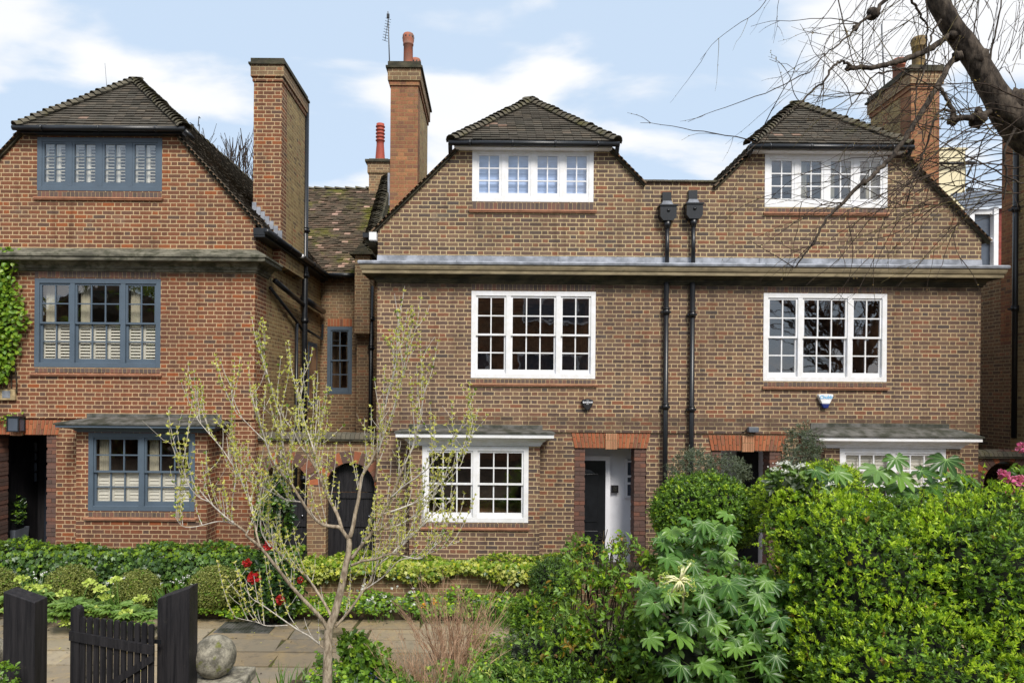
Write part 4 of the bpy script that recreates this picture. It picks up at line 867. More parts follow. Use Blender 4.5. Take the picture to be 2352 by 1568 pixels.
M['l_var'] = LM('variegated_leaf', G1((140, 156, 60), (182, 188, 88), (204, 204, 110), (164, 180, 60), (214, 210, 60)), .45, .35)
M['l_box'] = LM('box_leaf', G1((84, 96, 42), (116, 126, 58), (144, 150, 76), (166, 168, 98)), .5, .3)
M['l_grey'] = LM('grey_green_leaf', G1((84, 96, 78), (112, 122, 100), (134, 142, 118)), .55, .2)
M['l_lime'] = LM('lime_bract', G1((180, 200, 84), (206, 222, 112), (222, 232, 136)), .5, .4)
M['l_hel'] = LM('hellebore_leaf', G1((84, 116, 50), (112, 146, 66), (136, 164, 84)), .5, .3)
M['l_fat'] = LM('broad_glossy_leaf', G1((44, 78, 30), (62, 102, 38), (82, 124, 46), (116, 154, 60)), .34, .3, .45)
M['l_fatp'] = LM('pale_glossy_leaf', G1((92, 130, 64), (120, 154, 84)), .34, .35)
M['stalk'] = plain('pale_flower_stalk', srgb(232, 230, 180), .5, .1); M['vein'] = plain('leaf_vein', srgb(124, 160, 84), .5, .1)
M['l_cam'] = LM('camellia_leaf', G1((26, 46, 28), (42, 66, 36), (62, 88, 50)), .25, .15)
M['l_bud'] = LM('bursting_bud_leaf', G1((206, 210, 92), (226, 226, 118), (234, 230, 138), (220, 202, 112)), .5, .5)
M['l_brown'] = LM('bronzed_leaf', G1((110, 74, 40), (146, 112, 48), (170, 140, 50)), .5, .3)
M['l_climb'] = LM('climber_leaf', G1((74, 108, 28), (104, 138, 34), (132, 162, 44), (154, 178, 56)), .4, .4)
M['l_grass'] = LM('strap_leaf', G1((60, 96, 36), (88, 126, 48), (112, 148, 60)), .4, .3)
M['l_blue'] = LM('grey_blue_strap', G1((84, 104, 84), (104, 124, 96)), .5, .2)
M['p_red'] = LM('red_petal', G1((150, 16, 24), (190, 24, 34)), .5, .2); M['p_pink'] = LM('pink_petal', G1((200, 74, 130), (226, 130, 172), (214, 92, 148)), .5, .3)
M['p_white'] = LM('white_petal', G1((226, 226, 220), (240, 240, 236)), .5, .3); M['p_orange'] = LM('orange_petal', G1((226, 140, 30), (236, 176, 50)), .5, .3); M['p_blue'] = LM('blue_petal', G1((100, 112, 190), (130, 140, 206)), .5, .3)
M['bark_y'] = bark('young_bark', srgb(120, 106, 90), srgb(176, 162, 142), 12, .4); M['bark_g'] = bark('silvery_twig', srgb(160, 152, 142), srgb(204, 198, 188), 14, .2)
M['bark_o'] = bark('old_bark', srgb(44, 38, 34), srgb(92, 82, 72), 7, .9); M['twig_d'] = bark('dark_twig', srgb(48, 40, 36), srgb(78, 66, 56), 14, .2); M['twig_y'] = bark('yellow_twig', srgb(84, 76, 50), srgb(110, 100, 66), 14, .2)
M['twig_r'] = bark('dry_red_twig', srgb(150, 116, 92), srgb(204, 170, 142), 10, .2); M['stem'] = bark('dark_stem', srgb(40, 34, 26), srgb(64, 56, 40), 14, .3)
M['core'] = plain('dark_core', srgb(24, 30, 18), .95, .4, 12)  # added dark filler standing in for the shaded inside of shrubs and ivy
s = NT('soil'); p = s.pos(); n = s.noise(p, 8, 6, .7); s.bump(n, .8, .04); M['soil'] = s.fin(s.mix(s.rng(n, .35, .65), srgb(52, 42, 32), srgb(96, 80, 60)), .95)

def P3a(px, py, Y): x, z = W(px, py, Y); return np.array((x, Y, z))
def core(name, parent, blobs, f=.78, m='core'):  # added solid body that keeps light from leaking through the leaves
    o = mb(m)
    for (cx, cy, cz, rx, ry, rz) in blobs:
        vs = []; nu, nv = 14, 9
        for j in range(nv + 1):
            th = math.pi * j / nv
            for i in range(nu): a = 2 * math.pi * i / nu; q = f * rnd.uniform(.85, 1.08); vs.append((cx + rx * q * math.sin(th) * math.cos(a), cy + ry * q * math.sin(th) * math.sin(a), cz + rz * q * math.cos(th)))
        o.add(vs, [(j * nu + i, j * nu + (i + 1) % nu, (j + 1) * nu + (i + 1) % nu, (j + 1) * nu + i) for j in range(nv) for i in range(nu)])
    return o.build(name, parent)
def surf(blobs, n, jit=.16, back=.35, lump=.12):
    """points and outward directions over a union of ellipsoids, favouring the faces one can see"""
    B = np.array(blobs, float); area = (B[:, 3] * B[:, 5] + B[:, 4] * B[:, 5] + B[:, 3] * B[:, 4]); idx = rng.choice(len(B), n * 2, p=area / area.sum())
    d = nz_(n * 2); keep = (d[:, 1] < .35) | (rng.random(n * 2) < back); d = d[keep]; idx = idx[keep]; b = B[idx]
    ph = np.sin(d[:, 0] * 7 + idx) * np.cos(d[:, 2] * 6 + idx * 2.1) + .6 * np.sin(d[:, 1] * 13 + d[:, 0] * 9)
    r = 1 + lump * ph * .6 - jit * rng.random(len(d)) ** 1.5 + .05 * rng.normal(size=len(d))
    P = b[:, :3] + d * b[:, 3:] * r[:, None]; Nn = unit(d / b[:, 3:])
    ok = np.ones(len(P), bool)
    for k in range(len(B)):
        q = (((P - B[k, :3]) / B[k, 3:]) ** 2).sum(1); ok &= ~((q < .72) & (idx != k))
    ok &= P[:, 2] > 0.02
    return P[ok][:n], Nn[ok][:n]
def whorls(lv, P, O, k, L, Wd, mats, probs, tmpl=T_SIMPLE, up=.45, spread=(.5, 1.25), js=.5, bk=1.1):
    n = len(P); O = unit(O + np.array([0, 0, up]) + rng.normal(size=(n, 3)) * js * .5); mi = rng.choice([lv.mi(m) for m in mats], n, p=probs)
    P2 = np.repeat(P, k, 0); O2 = np.repeat(O, k, 0); m2 = np.repeat(mi, k); r = nz_(n * k); side = unit(np.cross(O2, r)); th = rng.uniform(*spread, n * k)[:, None]
    Dv = O2 * np.cos(th) + side * np.sin(th); s_ = rng.uniform(.65, 1.2, n * k)
    lv.add(P2 - O2 * (rng.random(n * k)[:, None] * L * bk), Dv, O2 + rng.normal(size=(n * k, 3)) * .3, L * s_, Wd * s_, m2, tmpl)
def base_of(blobs): b = blobs[0]; return (b[0], b[1], 0)
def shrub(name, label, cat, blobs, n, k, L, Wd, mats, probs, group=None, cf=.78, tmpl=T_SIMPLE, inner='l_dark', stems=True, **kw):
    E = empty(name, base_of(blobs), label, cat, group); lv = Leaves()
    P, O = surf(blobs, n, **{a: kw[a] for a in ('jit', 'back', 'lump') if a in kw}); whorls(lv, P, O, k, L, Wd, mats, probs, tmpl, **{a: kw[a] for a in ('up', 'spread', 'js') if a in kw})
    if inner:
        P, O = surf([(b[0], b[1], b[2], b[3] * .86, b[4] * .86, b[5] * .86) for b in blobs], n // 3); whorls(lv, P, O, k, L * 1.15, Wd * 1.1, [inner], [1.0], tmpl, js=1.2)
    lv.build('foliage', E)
    if cf: core('dark_core', E, blobs, cf)
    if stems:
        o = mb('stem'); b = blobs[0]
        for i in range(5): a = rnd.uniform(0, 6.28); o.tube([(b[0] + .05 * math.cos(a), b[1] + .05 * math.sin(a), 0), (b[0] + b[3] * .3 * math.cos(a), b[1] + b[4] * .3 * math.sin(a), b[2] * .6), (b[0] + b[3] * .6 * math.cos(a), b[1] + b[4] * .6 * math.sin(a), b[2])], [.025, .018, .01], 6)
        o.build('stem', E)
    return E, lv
def pb(px, py, d, rpx, rpy, ry):       # an ellipsoid measured in the photo at distance d
    Y = d - D; x, z = W(px, py, Y); k = d / F; return (x, Y, z, rpx * k, ry, rpy * k)

def V3_(a): return Vector((float(a[0]), float(a[1]), float(a[2])))
def taper_(r0, r1, n): return [r0 + (r1 - r0) * i / max(1, n - 1) for i in range(n)]
def grow(p, d, L, n, wob, pull):
    pts = [p.copy()]; d = d.normalized()
    for i in range(n): d = (d + Vector((rnd.gauss(0, wob), rnd.gauss(0, wob), rnd.gauss(0, wob))) + pull * (1 / n)).normalized(); pts.append(pts[-1] + d * (L / n))
    return pts
# ---------------------------------------------------------------- ground, path, beds
g = mb('soil'); g.add([(-400, -400, 0), (400, -400, 0), (400, 900, 0), (-400, 900, 0)], [(0, 1, 2, 3)]); tag(g.build('ground'), kind='structure')
s = NT('flagstone'); p = s.pos(); c = s.ramp(s.island(), G1((128, 116, 98), (150, 138, 116), (140, 124, 100), (164, 150, 126), (120, 112, 100)))
c = s.mix(s.rng(s.noise(p, 2.6, 6, .7, dist=1.5), .45, .7, 0, .5), c, srgb(176, 150, 104)); c = s.mix(s.rng(s.noise(p, 7, 6, .7), .5, .75, 0, .5), c, srgb(84, 78, 68))
wet = s.rng(s.noise(p, 1.15, 3, .5), .60, .66); c = s.mix(s.math('MULTIPLY', wet, .8), c, srgb(62, 58, 48)); s.bump(s.noise(p, 14, 6, .7), .5, .02); M['flag'] = s.fin(c, s.math('SUBTRACT', .85, s.math('MULTIPLY', wet, .6)))
M['jmoss'] = plain('mossy_joint', srgb(92, 96, 40), .95, .6, 5, .3, dark=srgb(60, 50, 36))
o = mb('jmoss'); o.box(-13, 9, -5.6, -2.2, -.1, .006); o.mat('flag'); y = -5.6
while y < -2.25:
    hgt = rnd.uniform(.42, .68); x = -13 - rnd.random()
    if y + hgt > -2.4: hgt = -2.2 - y
    while x < 9:
        wdt = rnd.uniform(.5, 1.15); j = [rnd.uniform(.008, .022) for _ in range(4)]; sh = rnd.uniform(-.05, .05)
        x0, x1, y0, y1, zz = x + j[0], x + wdt - j[1], y + j[2], y + hgt - j[3], .018 + rnd.random() * .008
        o.add([(x0, y0, -.02), (x1 + sh, y0, -.02), (x1, y1, -.02), (x0 + sh, y1, -.02), (x0, y0, zz), (x1 + sh, y0, zz), (x1, y1, zz), (x0 + sh, y1, zz)], [(4, 5, 6, 7), (0, 1, 5, 4), (1, 2, 6, 5), (2, 3, 7, 6), (3, 0, 4, 7)]); x += wdt
    y += hgt
tag(o.build('path'), kind='structure')
lv = Leaves(); n = 420; P = np.stack([rng.uniform(-9, 2, n), rng.uniform(-5.4, -2.2, n), np.full(n, .034)], 1); lv.add(P, rng.normal(size=(n, 3)) * [1, 1, .1], np.array([[0, 0, 1.]]) + rng.normal(size=(n, 3)) * .25, .035 * rng.uniform(.4, 1.2, n), .02, rng.choice([lv.mi('l_brown'), lv.mi('l_bud'), lv.mi('twig_d')], n), T_OVAL); tag(lv.build('fallen_leaves'), 'scattered small fallen leaves on the paving', 'leaves', kind='stuff')
x0, _ = W(498, 1450, -2.7); E = empty('drain_cover', (x0 + .45, -2.6, .03), 'dark ribbed metal drain cover set in the paving', 'drain cover'); o = mb('leadd'); o.box(x0, x0 + .78, -2.82, -2.36, .02, .032)
for k in range(16): o.box(x0 + .02 + k * .047, x0 + .045 + k * .047, -2.8, -2.38, .032, .037)
o.build('plate', E)
o = mb('soil'); o.box(-13, 1.25, -2.2, -1.3, -.05, .13); o.build('flower_bed', None); tag(bpy.data.objects['flower_bed'], kind='structure')
b2 = mb('soil'); b2.box(-2.05, 12, -9.5, -5.3, -.05, .42); tag(b2.build('flower_bed'), kind='structure')

# garden wall with ivy
GW = empty('garden_wall', (-5, -1.4, 0), 'low old brick wall running between the path beds and the house fronts', 'wall'); o = mb('brick_s'); o.box(-13, 9.2, -1.5, -1.27, 0, .62); o.mat('stone_d').box(-13, 9.2, -1.53, -1.24, .62, .68); o.build('wall', GW)
def ivy(name, label, x0, x1, zt, zb, yc, thick, n, mats, probs, L):
    E = empty(name, ((x0 + x1) / 2, yc, 0), label, 'ivy'); lv = Leaves(); t = rng.random(n); xs = rng.uniform(x0, x1, n); lump = .05 * np.sin(xs * 2.3) + .04 * np.sin(xs * 5.7 + 1)
    hgt = zt - zb; ang = np.where(t < .62, 0, 1)
    u = rng.random(n); yf = yc - thick - .06 * np.sin(u * 3.1) - lump * .7; P = np.zeros((n, 3)); P[:, 0] = xs
    front = t < .62; drop = rng.random(n) * .1 * (1 + np.sin(xs * 4))
    P[:, 1] = np.where(front, yf + rng.normal(size=n) * .03, yc + rng.uniform(-thick, thick * 1.0, n)); P[:, 2] = np.where(front, zb - drop + u * (hgt + drop) * .97, zt + lump - .12 * ((P[:, 1] - yc) / thick) ** 2 + rng.normal(size=n) * .02)
    Nv = np.where(front[:, None], np.array([[0, -1, .35]]), np.array([[0, -.3, 1]])) + rng.normal(size=(n, 3)) * .45; Dv = np.where(front[:, None], np.array([[0, -.3, -1.]]), np.array([[0, -1., .1]])) + rng.normal(size=(n, 3)) * .6
    top = (P[:, 2] > zt - .08); sc_ = rng.uniform(.6, 1.25, n); mi = rng.choice([lv.mi(m) for m in mats], n, p=probs); mi = np.where(top & (rng.random(n) < .4), lv.mi(mats[1]), mi)
    lv.add(P, Dv, Nv, L * sc_, L * sc_, mi, T_IVY); lv.build('foliage', E)
    c_ = mb('core'); c_.box(x0 + .02, x1 - .02, yc - thick + .02, yc + thick * .8, zb + .03, zt - .09); c_.build('dark_core', E)
xq = WX(700, 1300, -1.4)
ivy('ivy_hedge', 'long dark green ivy mound over the wall on the left', -13, xq, .90, .36, -1.38, .26, 15000, ['l_ivy', 'l_ivyt', 'l_dark'], [.6, .1, .3], .062)
ivy('ivy_hedge', 'yellow variegated ivy draped on the wall right of the young tree', xq, 1.45, .76, .58, -1.38, .22, 6000, ['l_var', 'l_ivyt', 'l_ivy'], [.72, .14, .14], .058)

# clipped box balls
for i, (px, py, r, lab) in enumerate(((163, 1347, 53, 'first clipped box ball, behind the hellebores near the left gate post'), (315, 1356, 50, 'middle clipped box ball, just above the picket gate'), (493, 1350, 55, 'rightmost clipped box ball, right of the tall gate post'), (-14, 1352, 50, 'clipped box ball cut off by the left edge of the picture'))):
    b = pb(px, py, 10.2, r, r * .9, r * 10.2 / F)
    shrub('box_ball', lab, 'topiary', [b], 4200, 5, .027, .016, ['l_box', 'l_mid'], [.92, .08], 'clipped box balls', cf=.84, back=.12, jit=.1, lump=.03, up=.15, stems=False, inner='l_box')
# hellebores
def hellebore(px, py, d, n, heads, label):
    x, z = W(px, py, d - D); E = empty('hellebore', (x, d - D, 0), label, 'plant', 'lime flowered hellebores'); lv = Leaves(); Y = d - D
    for q in range(n * 2):
        a = rnd.uniform(0, 6.28); r = rnd.uniform(.03, .3); c = np.array((x + r * math.cos(a), Y + r * .7 * math.sin(a), .13 + rnd.uniform(.12, max(.2, z - .02))))
        k = rnd.choice((5, 6, 7)); out_ = np.array((math.cos(a), math.sin(a) - .4, .35)); out_ /= np.linalg.norm(out_); sd_ = np.cross(out_, (0, 0, 1)); sd_ /= np.linalg.norm(sd_)
        th = np.linspace(-1.2, 1.2, k)[:, None]; Dv = out_ * np.cos(th) + sd_ * np.sin(th) + np.array((0, 0, -.15)); lv.add(np.repeat(c[None], k, 0), Dv, np.repeat([[0, -.4, 1.]], k, 0), rnd.uniform(.11, .17), .042, 'l_hel', T_OVAL)
    lv.build('foliage', E); st = mb('l_hel')
    for hx, hy in heads:
        fl = Leaves(); c = P3a(hx, hy, Y - rnd.uniform(0, .15)); m = 46; d_ = nz_(m); d_[:, 2] = np.abs(d_[:, 2]) * .8 - .2; rr = .085 * rng.uniform(.5, 1, (m, 1)); fl.add(c + d_ * rr * np.array([1, .8, .75]), unit(d_ + rng.normal(size=(m, 3)) * .6), d_ + rng.normal(size=(m, 3)) * .5, .046, .04, 'l_lime', T_OVAL); fl.build('flower', E)
        st.tube([(x + rnd.uniform(-.08, .08), Y, .1), ((x + c[0]) / 2, Y, (c[2]) * .6), tuple(c)], [.009, .008, .006], 6)
    if heads: st.build('stem', E)
hellebore(60, 1385, 9.6, 20, [(50, 1330), (72, 1348), (20, 1400)], 'lime hellebore nearest the left gate post')
hellebore(165, 1400, 9.5, 30, [(100, 1350), (147, 1362), (205, 1338), (232, 1352), (150, 1430)], 'broad lime hellebore with many heads in front of the first box ball')
hellebore(265, 1405, 9.5, 18, [(268, 1333), (242, 1372), (215, 1400)], 'tall lime hellebore between two box balls')
hellebore(310, 1420, 9.4, 16, [(325, 1375), (290, 1408), (200, 1440)], 'low lime hellebore drooping over the picket gate')

def tuft(name, label, cat, spots, mat, L, Wd, n, flowers=None, group=None, lean=.5, tmpl=T_BLADE):
    x, z = W(spots[0][0], spots[0][1], spots[0][2] - D); E = empty(name, (x, spots[0][2] - D, 0), label, cat, group); lv = Leaves()
    for (px, py, d, sp) in spots:
        c = P3a(px, py, d - D); P = c + rng.normal(size=(n, 3)) * np.array([sp, sp * .6, .0]); a = rng.normal(size=(n, 3)) * lean; a[:, 2] = 1
        lv.add(P, a, rng.normal(size=(n, 3)) + np.array([0, -1, .2]), L * rng.uniform(.6, 1.15, n), Wd, mat, tmpl)
    lv.build('foliage', E)
    if flowers:
        m, size, pts = flowers; fl = Leaves()
        for (px, py, d) in pts: c = P3a(px, py, d - D); d_ = nz_(5); fl.add(np.repeat(c[None], 5, 0) + rng.normal(size=(5, 3)) * size * .4, d_, nz_(5), size, size * .8, m, T_OVAL)
        fl.build('flower', E)
    return E
tuft('snowflake_plant', 'clump of white bell flowers on green blades behind the tall gate post', 'plant', [(410, 1385, 9.9, .1), (385, 1390, 9.9, .08)], 'l_grass', .34, .012, 60, ('p_white', .022, [(rnd.uniform(372, 440), rnd.uniform(1318, 1350), 9.8) for _ in range(10)]), group='white bell flowers')
tuft('snowflake_plant', 'few white bell flowers just left of the middle box ball', 'plant', [(265, 1390, 9.95, .08)], 'l_grass', .3, .012, 40, ('p_white', .022, [(rnd.uniform(245, 290), rnd.uniform(1320, 1350), 9.85) for _ in range(6)]), group='white bell flowers')
tuft('snowflake_plant', 'small white bells between the first box ball and the ivy, far left', 'plant', [(85, 1370, 10.0, .08)], 'l_grass', .3, .012, 40, ('p_white', .022, [(rnd.uniform(75, 105), rnd.uniform(1312, 1335), 9.9) for _ in range(6)]), group='white bell flowers')
# low carpets
def carpet(name, label, px0, px1, d0, d1, h, n, mats, probs, L, tmpl=T_OVAL, z0=.13, kind='stuff'):
    lv = Leaves(); d = rng.uniform(d0, d1, n); x0, x1 = W(px0, 1430, d0 - D)[0], W(px1, 1430, d0 - D)[0]; x = rng.uniform(x0, x1, n)
    hh = h * (.55 + .3 * np.sin(x * 3.1) * np.sin(d * 4 + x) + .25 * np.sin(x * 9 + d * 7)); P = np.stack([x, d - D, z0 + hh * rng.random(n) ** .5], 1); sc_ = rng.uniform(.6, 1.3, n)
    lv.add(P, rng.normal(size=(n, 3)) * np.array([1, 1, .4]), rng.normal(size=(n, 3)) * .5 + np.array([0, -.5, 1]), L * sc_, L * sc_ * .8, rng.choice([lv.mi(m) for m in mats], n, p=probs), tmpl); o = lv.build(name); tag(o, label, 'ground cover', kind=kind); return o
carpet('ground_cover', 'bright green leafy carpet at the path edge beneath the box balls', 430, 770, 9.9, 10.8, .2, 4200, ['l_mid', 'l_tip', 'l_dark'], [.6, .2, .2], .045)
carpet('ground_cover', 'mixed low greenery along the path edge left of the gate post', -60, 440, 9.95, 10.8, .16, 2500, ['l_dark', 'l_ivy', 'l_mid'], [.4, .4, .2], .05)
carpet('ground_cover', 'mixed green border plants in the bed below the variegated ivy', 770, 1330, 9.95, 10.8, .24, 4200, ['l_mid', 'l_dark', 'l_tip', 'l_grey'], [.5, .28, .14, .08], .055)
carpet('ground_cover', 'tangled low greenery filling the near border at the bottom', 655, 1500, 6.0, 7.15, .30, 8500, ['l_mid', 'l_dark', 'l_tip', 'l_hel'], [.42, .33, .1, .15], .045, z0=.42)
carpet('ground_cover', 'mounded greenery behind the dry twiggy shrub', 1075, 1440, 7.3, 8.7, .62, 7500, ['l_mid', 'l_dark', 'l_hel', 'l_tip'], [.42, .16, .27, .15], .042, z0=.0)
for lab, sp, m, L, Wd, n, fl in (
    ('orange flowers over green blades in the bed behind the young tree', [(975, 1430, 10.2, .12)], 'l_grass', .34, .014, 70, ('p_orange', .03, [(rnd.uniform(955, 1005), rnd.uniform(1375, 1392), 10.1) for _ in range(7)])),
    ('green bladed clump under the wall, right of the dry twigs', [(1160, 1435, 9.9, .25), (1230, 1440, 9.6, .2)], 'l_grass', .36, .012, 130, None),
    ('white star flowers on thin stems right of the young trunk', [(870, 1440, 10.2, .14)], 'l_grass', .3, .012, 50, ('p_white', .035, [(rnd.uniform(822, 965), rnd.uniform(1345, 1412), 10.1) for _ in range(16)])),
    ('long sword leaves at the foot of the young trunk', [(700, 1640, 7.0, .22), (650, 1640, 7.1, .1)], 'l_grass', .5, .022, 42, None),
    ('small blue flowers with sword leaves right of the young trunk', [(845, 1640, 6.8, .16)], 'l_grass', .42, .02, 40, ('p_blue', .022, [(rnd.uniform(828, 880), rnd.uniform(1545, 1568), 6.8) for _ in range(10)])),
    ('broad grey-green blades at the bottom, beside the young trunk', [(800, 1640, 6.6, .09), (870, 1640, 6.6, .08)], 'l_blue', .36, .06, 9, None),
    ('arching green blades at the bottom below the leafy bush', [(1020, 1650, 6.5, .3), (1180, 1640, 6.6, .3)], 'l_grass', .42, .02, 80, None)):
    tuft('bladed_plant', lab, 'plant', sp, m, L, Wd, n, fl)

# shrubs and taller border plants
E, lv = shrub('rose_bush', 'dark glossy bush with four red blooms, left of the young trunk', 'bush', [pb(630, 1350, 10.0, 66, 70, .38), pb(600, 1310, 10.1, 50, 48, .3)], 800, 4, .075, .045, ['l_cam', 'l_dark', 'l_mid'], [.62, .26, .12], tmpl=T_OVAL, cf=.7)
for px, py, r in ((568, 1291, 8), (585, 1324, 12), (646, 1376, 9), (690, 1330, 6), (617, 1252, 9)):
    fl = Leaves(); c = P3a(px, py, -3.0 if py < 1340 else -3.0); m = 40; d_ = nz_(m); d_[:, 1] -= .5; fl.add(c + d_ * r * .0033, unit(d_ + rng.normal(size=(m, 3)) * .5), d_, r * .0055, r * .006, 'p_red', T_OVAL); fl.build('bloom', E)
shrub('camellia_bush', 'dark green bush in front of the left arched gate', 'bush', [pb(628, 1190, 10.9, 46, 60, .3), pb(640, 1130, 11.0, 30, 40, .2)], 260, 4, .085, .05, ['l_cam', 'l_grey', 'l_mid'], [.6, .25, .15], tmpl=T_OVAL, cf=.6)
shrub('fern_bush', 'fine dark green feathery shrub against the variegated ivy', 'bush', [pb(1275, 1330, 10.0, 62, 52, .35)], 1500, 5, .035, .012, ['l_ivy', 'l_dark', 'l_mid'], [.5, .35, .15], cf=.75)
shrub('leafy_bush', 'bright leafed bush at the foot of the young tree', 'bush', [pb(845, 1540, 7.0, 60, 62, .3), pb(810, 1480, 7.1, 30, 34, .2), pb(890, 1590, 6.9, 60, 50, .3)], 420, 4, .07, .05, ['l_mid', 'l_climb', 'l_dark'], [.5, .3, .2], tmpl=T_OVAL, cf=None)
shrub('dome_shrub', 'clipped bright green dome shrub beside the middle porch', 'bush', [pb(1616, 1180, 8.6, 118, 92, .62)], 4800, 6, .036, .019, ['l_mid', 'l_tip', 'l_dark'], [.52, .10, .38], cf=.86, jit=.08, lump=.05, up=.3)
shrub('olive_shrub', 'grey-green shrub rising behind the clipped dome', 'bush', [pb(1590, 1085, 9.4, 62, 60, .35), pb(1670, 1080, 9.5, 55, 40, .3)], 900, 5, .045, .011, ['l_grey'], [1.0], cf=None, inner='l_grey', jit=.5, js=1.0)
shrub('olive_shrub', 'tall wispy grey-green shrub between the right porch and bay', 'bush', [pb(1838, 1050, 9.2, 48, 80, .35), pb(1880, 1090, 9.2, 40, 45, .3), pb(1950, 1110, 9.0, 30, 40, .3)], 900, 5, .045, .011, ['l_grey'], [1.0], cf=None, inner='l_grey', jit=.5, js=1.0)
shrub('yellow_shrub', 'loose yellow-green shrub between dome and big hedge', 'bush', [pb(1785, 1130, 8.0, 48, 45, .4), pb(1900, 1100, 8.2, 80, 45, .4), pb(1790, 1160, 7.4, 60, 50, .4)], 1800, 6, .038, .015, ['l_tip', 'l_mid'], [.9, .1], cf=.55, jit=.35)
E, lv = shrub('viburnum_bush', 'viburnum with flat pinkish white flower heads left of the fatsia', 'bush', [pb(1815, 1110, 7.2, 55, 42, .3)], 130, 5, .09, .04, ['l_grey', 'l_dark', 'l_hel'], [.5, .2, .3], tmpl=T_OVAL, cf=None)
for px, py in ((1790, 1064), (1808, 1062), (1830, 1072), (1845, 1066), (1780, 1076), (1908, 1112), (1802, 1082)): fl = Leaves(); c = P3a(px, py, -5.6); m = 34; P = c + rng.normal(size=(m, 3)) * np.array([.022, .02, .009]); fl.add(P, nz_(m), rng.normal(size=(m, 3)) + [0, -1, 1], .016, .014, 'p_white', T_OVAL); fl.build('flower', E)
E, lv = shrub('camellia_bush', 'camellia with bright pink blooms at the right edge', 'bush', [pb(2352, 1130, 7.0, 52, 62, .3)], 150, 4, .07, .04, ['l_mid', 'l_dark', 'l_climb'], [.4, .3, .3], tmpl=T_OVAL, cf=.5)
for px, py, r in ((2308, 1093, 13), (2332, 1107, 14), (2350, 1104, 13), (2336, 1128, 12), (2348, 1028, 12), (2318, 1135, 9), (2330, 1151, 9), (2300, 1085, 8)): c = P3a(px, py, -5.75); m = 40; d_ = nz_(m); fl = Leaves(); fl.add(c + d_ * r * .0022, unit(d_ + rng.normal(size=(m, 3)) * .7), d_, r * .0032, r * .0034, 'p_pink', T_OVAL); fl.build('bloom', E)
# the big hedge-like shrub in the right foreground
big = [pb(1990, 1350, 6.2, 200, 195, .7), pb(2250, 1340, 6.0, 190, 190, .75), pb(1885, 1265, 6.8, 110, 125, .45), pb(1940, 1510, 5.9, 135, 150, .5), pb(2100, 1560, 5.5, 260, 160, .6), pb(2350, 1550, 5.6, 180, 180, .6), pb(2290, 1205, 6.6, 120, 85, .45), pb(2060, 1195, 6.5, 90, 60, .4), pb(1930, 1215, 6.6, 60, 70, .35), pb(1835, 1205, 7.0, 70, 75, .4)]
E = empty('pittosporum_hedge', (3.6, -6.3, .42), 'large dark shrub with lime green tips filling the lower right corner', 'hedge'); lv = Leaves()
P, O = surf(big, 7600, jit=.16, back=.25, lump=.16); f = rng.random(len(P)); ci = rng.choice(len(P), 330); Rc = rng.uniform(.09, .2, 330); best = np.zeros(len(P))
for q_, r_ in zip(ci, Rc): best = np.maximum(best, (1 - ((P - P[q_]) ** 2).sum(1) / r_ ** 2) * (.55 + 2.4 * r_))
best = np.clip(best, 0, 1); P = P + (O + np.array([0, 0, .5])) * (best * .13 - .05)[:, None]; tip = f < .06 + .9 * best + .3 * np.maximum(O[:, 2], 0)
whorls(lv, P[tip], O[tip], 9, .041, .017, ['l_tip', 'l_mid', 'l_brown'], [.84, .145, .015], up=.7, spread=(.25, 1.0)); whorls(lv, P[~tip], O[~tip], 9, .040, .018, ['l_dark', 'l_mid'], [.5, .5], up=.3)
SP, SO = surf(big, 240, back=.2); hs = mb('stem')
for p_, o_ in zip(SP, SO):
    q = grow(V3_(p_), Vector(tuple(o_)) + Vector((rnd.uniform(-.7, .7), rnd.uniform(-.3, .2), rnd.uniform(.1, 1.1))), rnd.uniform(.14, .36), 5, .12, Vector((0, 0, -.2))); hs.tube(q, taper_(.004, .002, 6), 4, cap=False); A_ = np.array([tuple(v) for v in q[1:]]); D_ = np.array([tuple((b_ - a_).normalized()) for a_, b_ in zip(q[:-1], q[1:])]); whorls(lv, A_, D_, 6, .036, .015, ['l_tip', 'l_mid'], [.7, .3], up=.1, spread=(.4, 1.2), bk=.6)
hs.build('spray', E)
P, O = surf([(b[0], b[1], b[2], b[3] * .88, b[4] * .88, b[5] * .88) for b in big], 7000, back=.1); whorls(lv, P, O, 6, .046, .021, ['l_dark', 'l_mid'], [.75, .25], js=1.3); lv.build('foliage', E); core('dark_core', E, big, .66)
o = mb('stem')
for i in range(26): b = rnd.choice(big); a = Vector((b[0], b[1] - .2, b[2] - b[5] * .3)); d_ = Vector((rnd.uniform(-1, 1), -.9, rnd.uniform(-.1, 1))).normalized(); o.tube([a, a + d_ * b[4] * .6 + Vector((0, 0, .05)), a + Vector((d_.x * b[3] * .9, d_.y * b[4] * 1.02, d_.z * b[5] * .9))], [.012, .009, .004], 5)
o.build('stem', E)

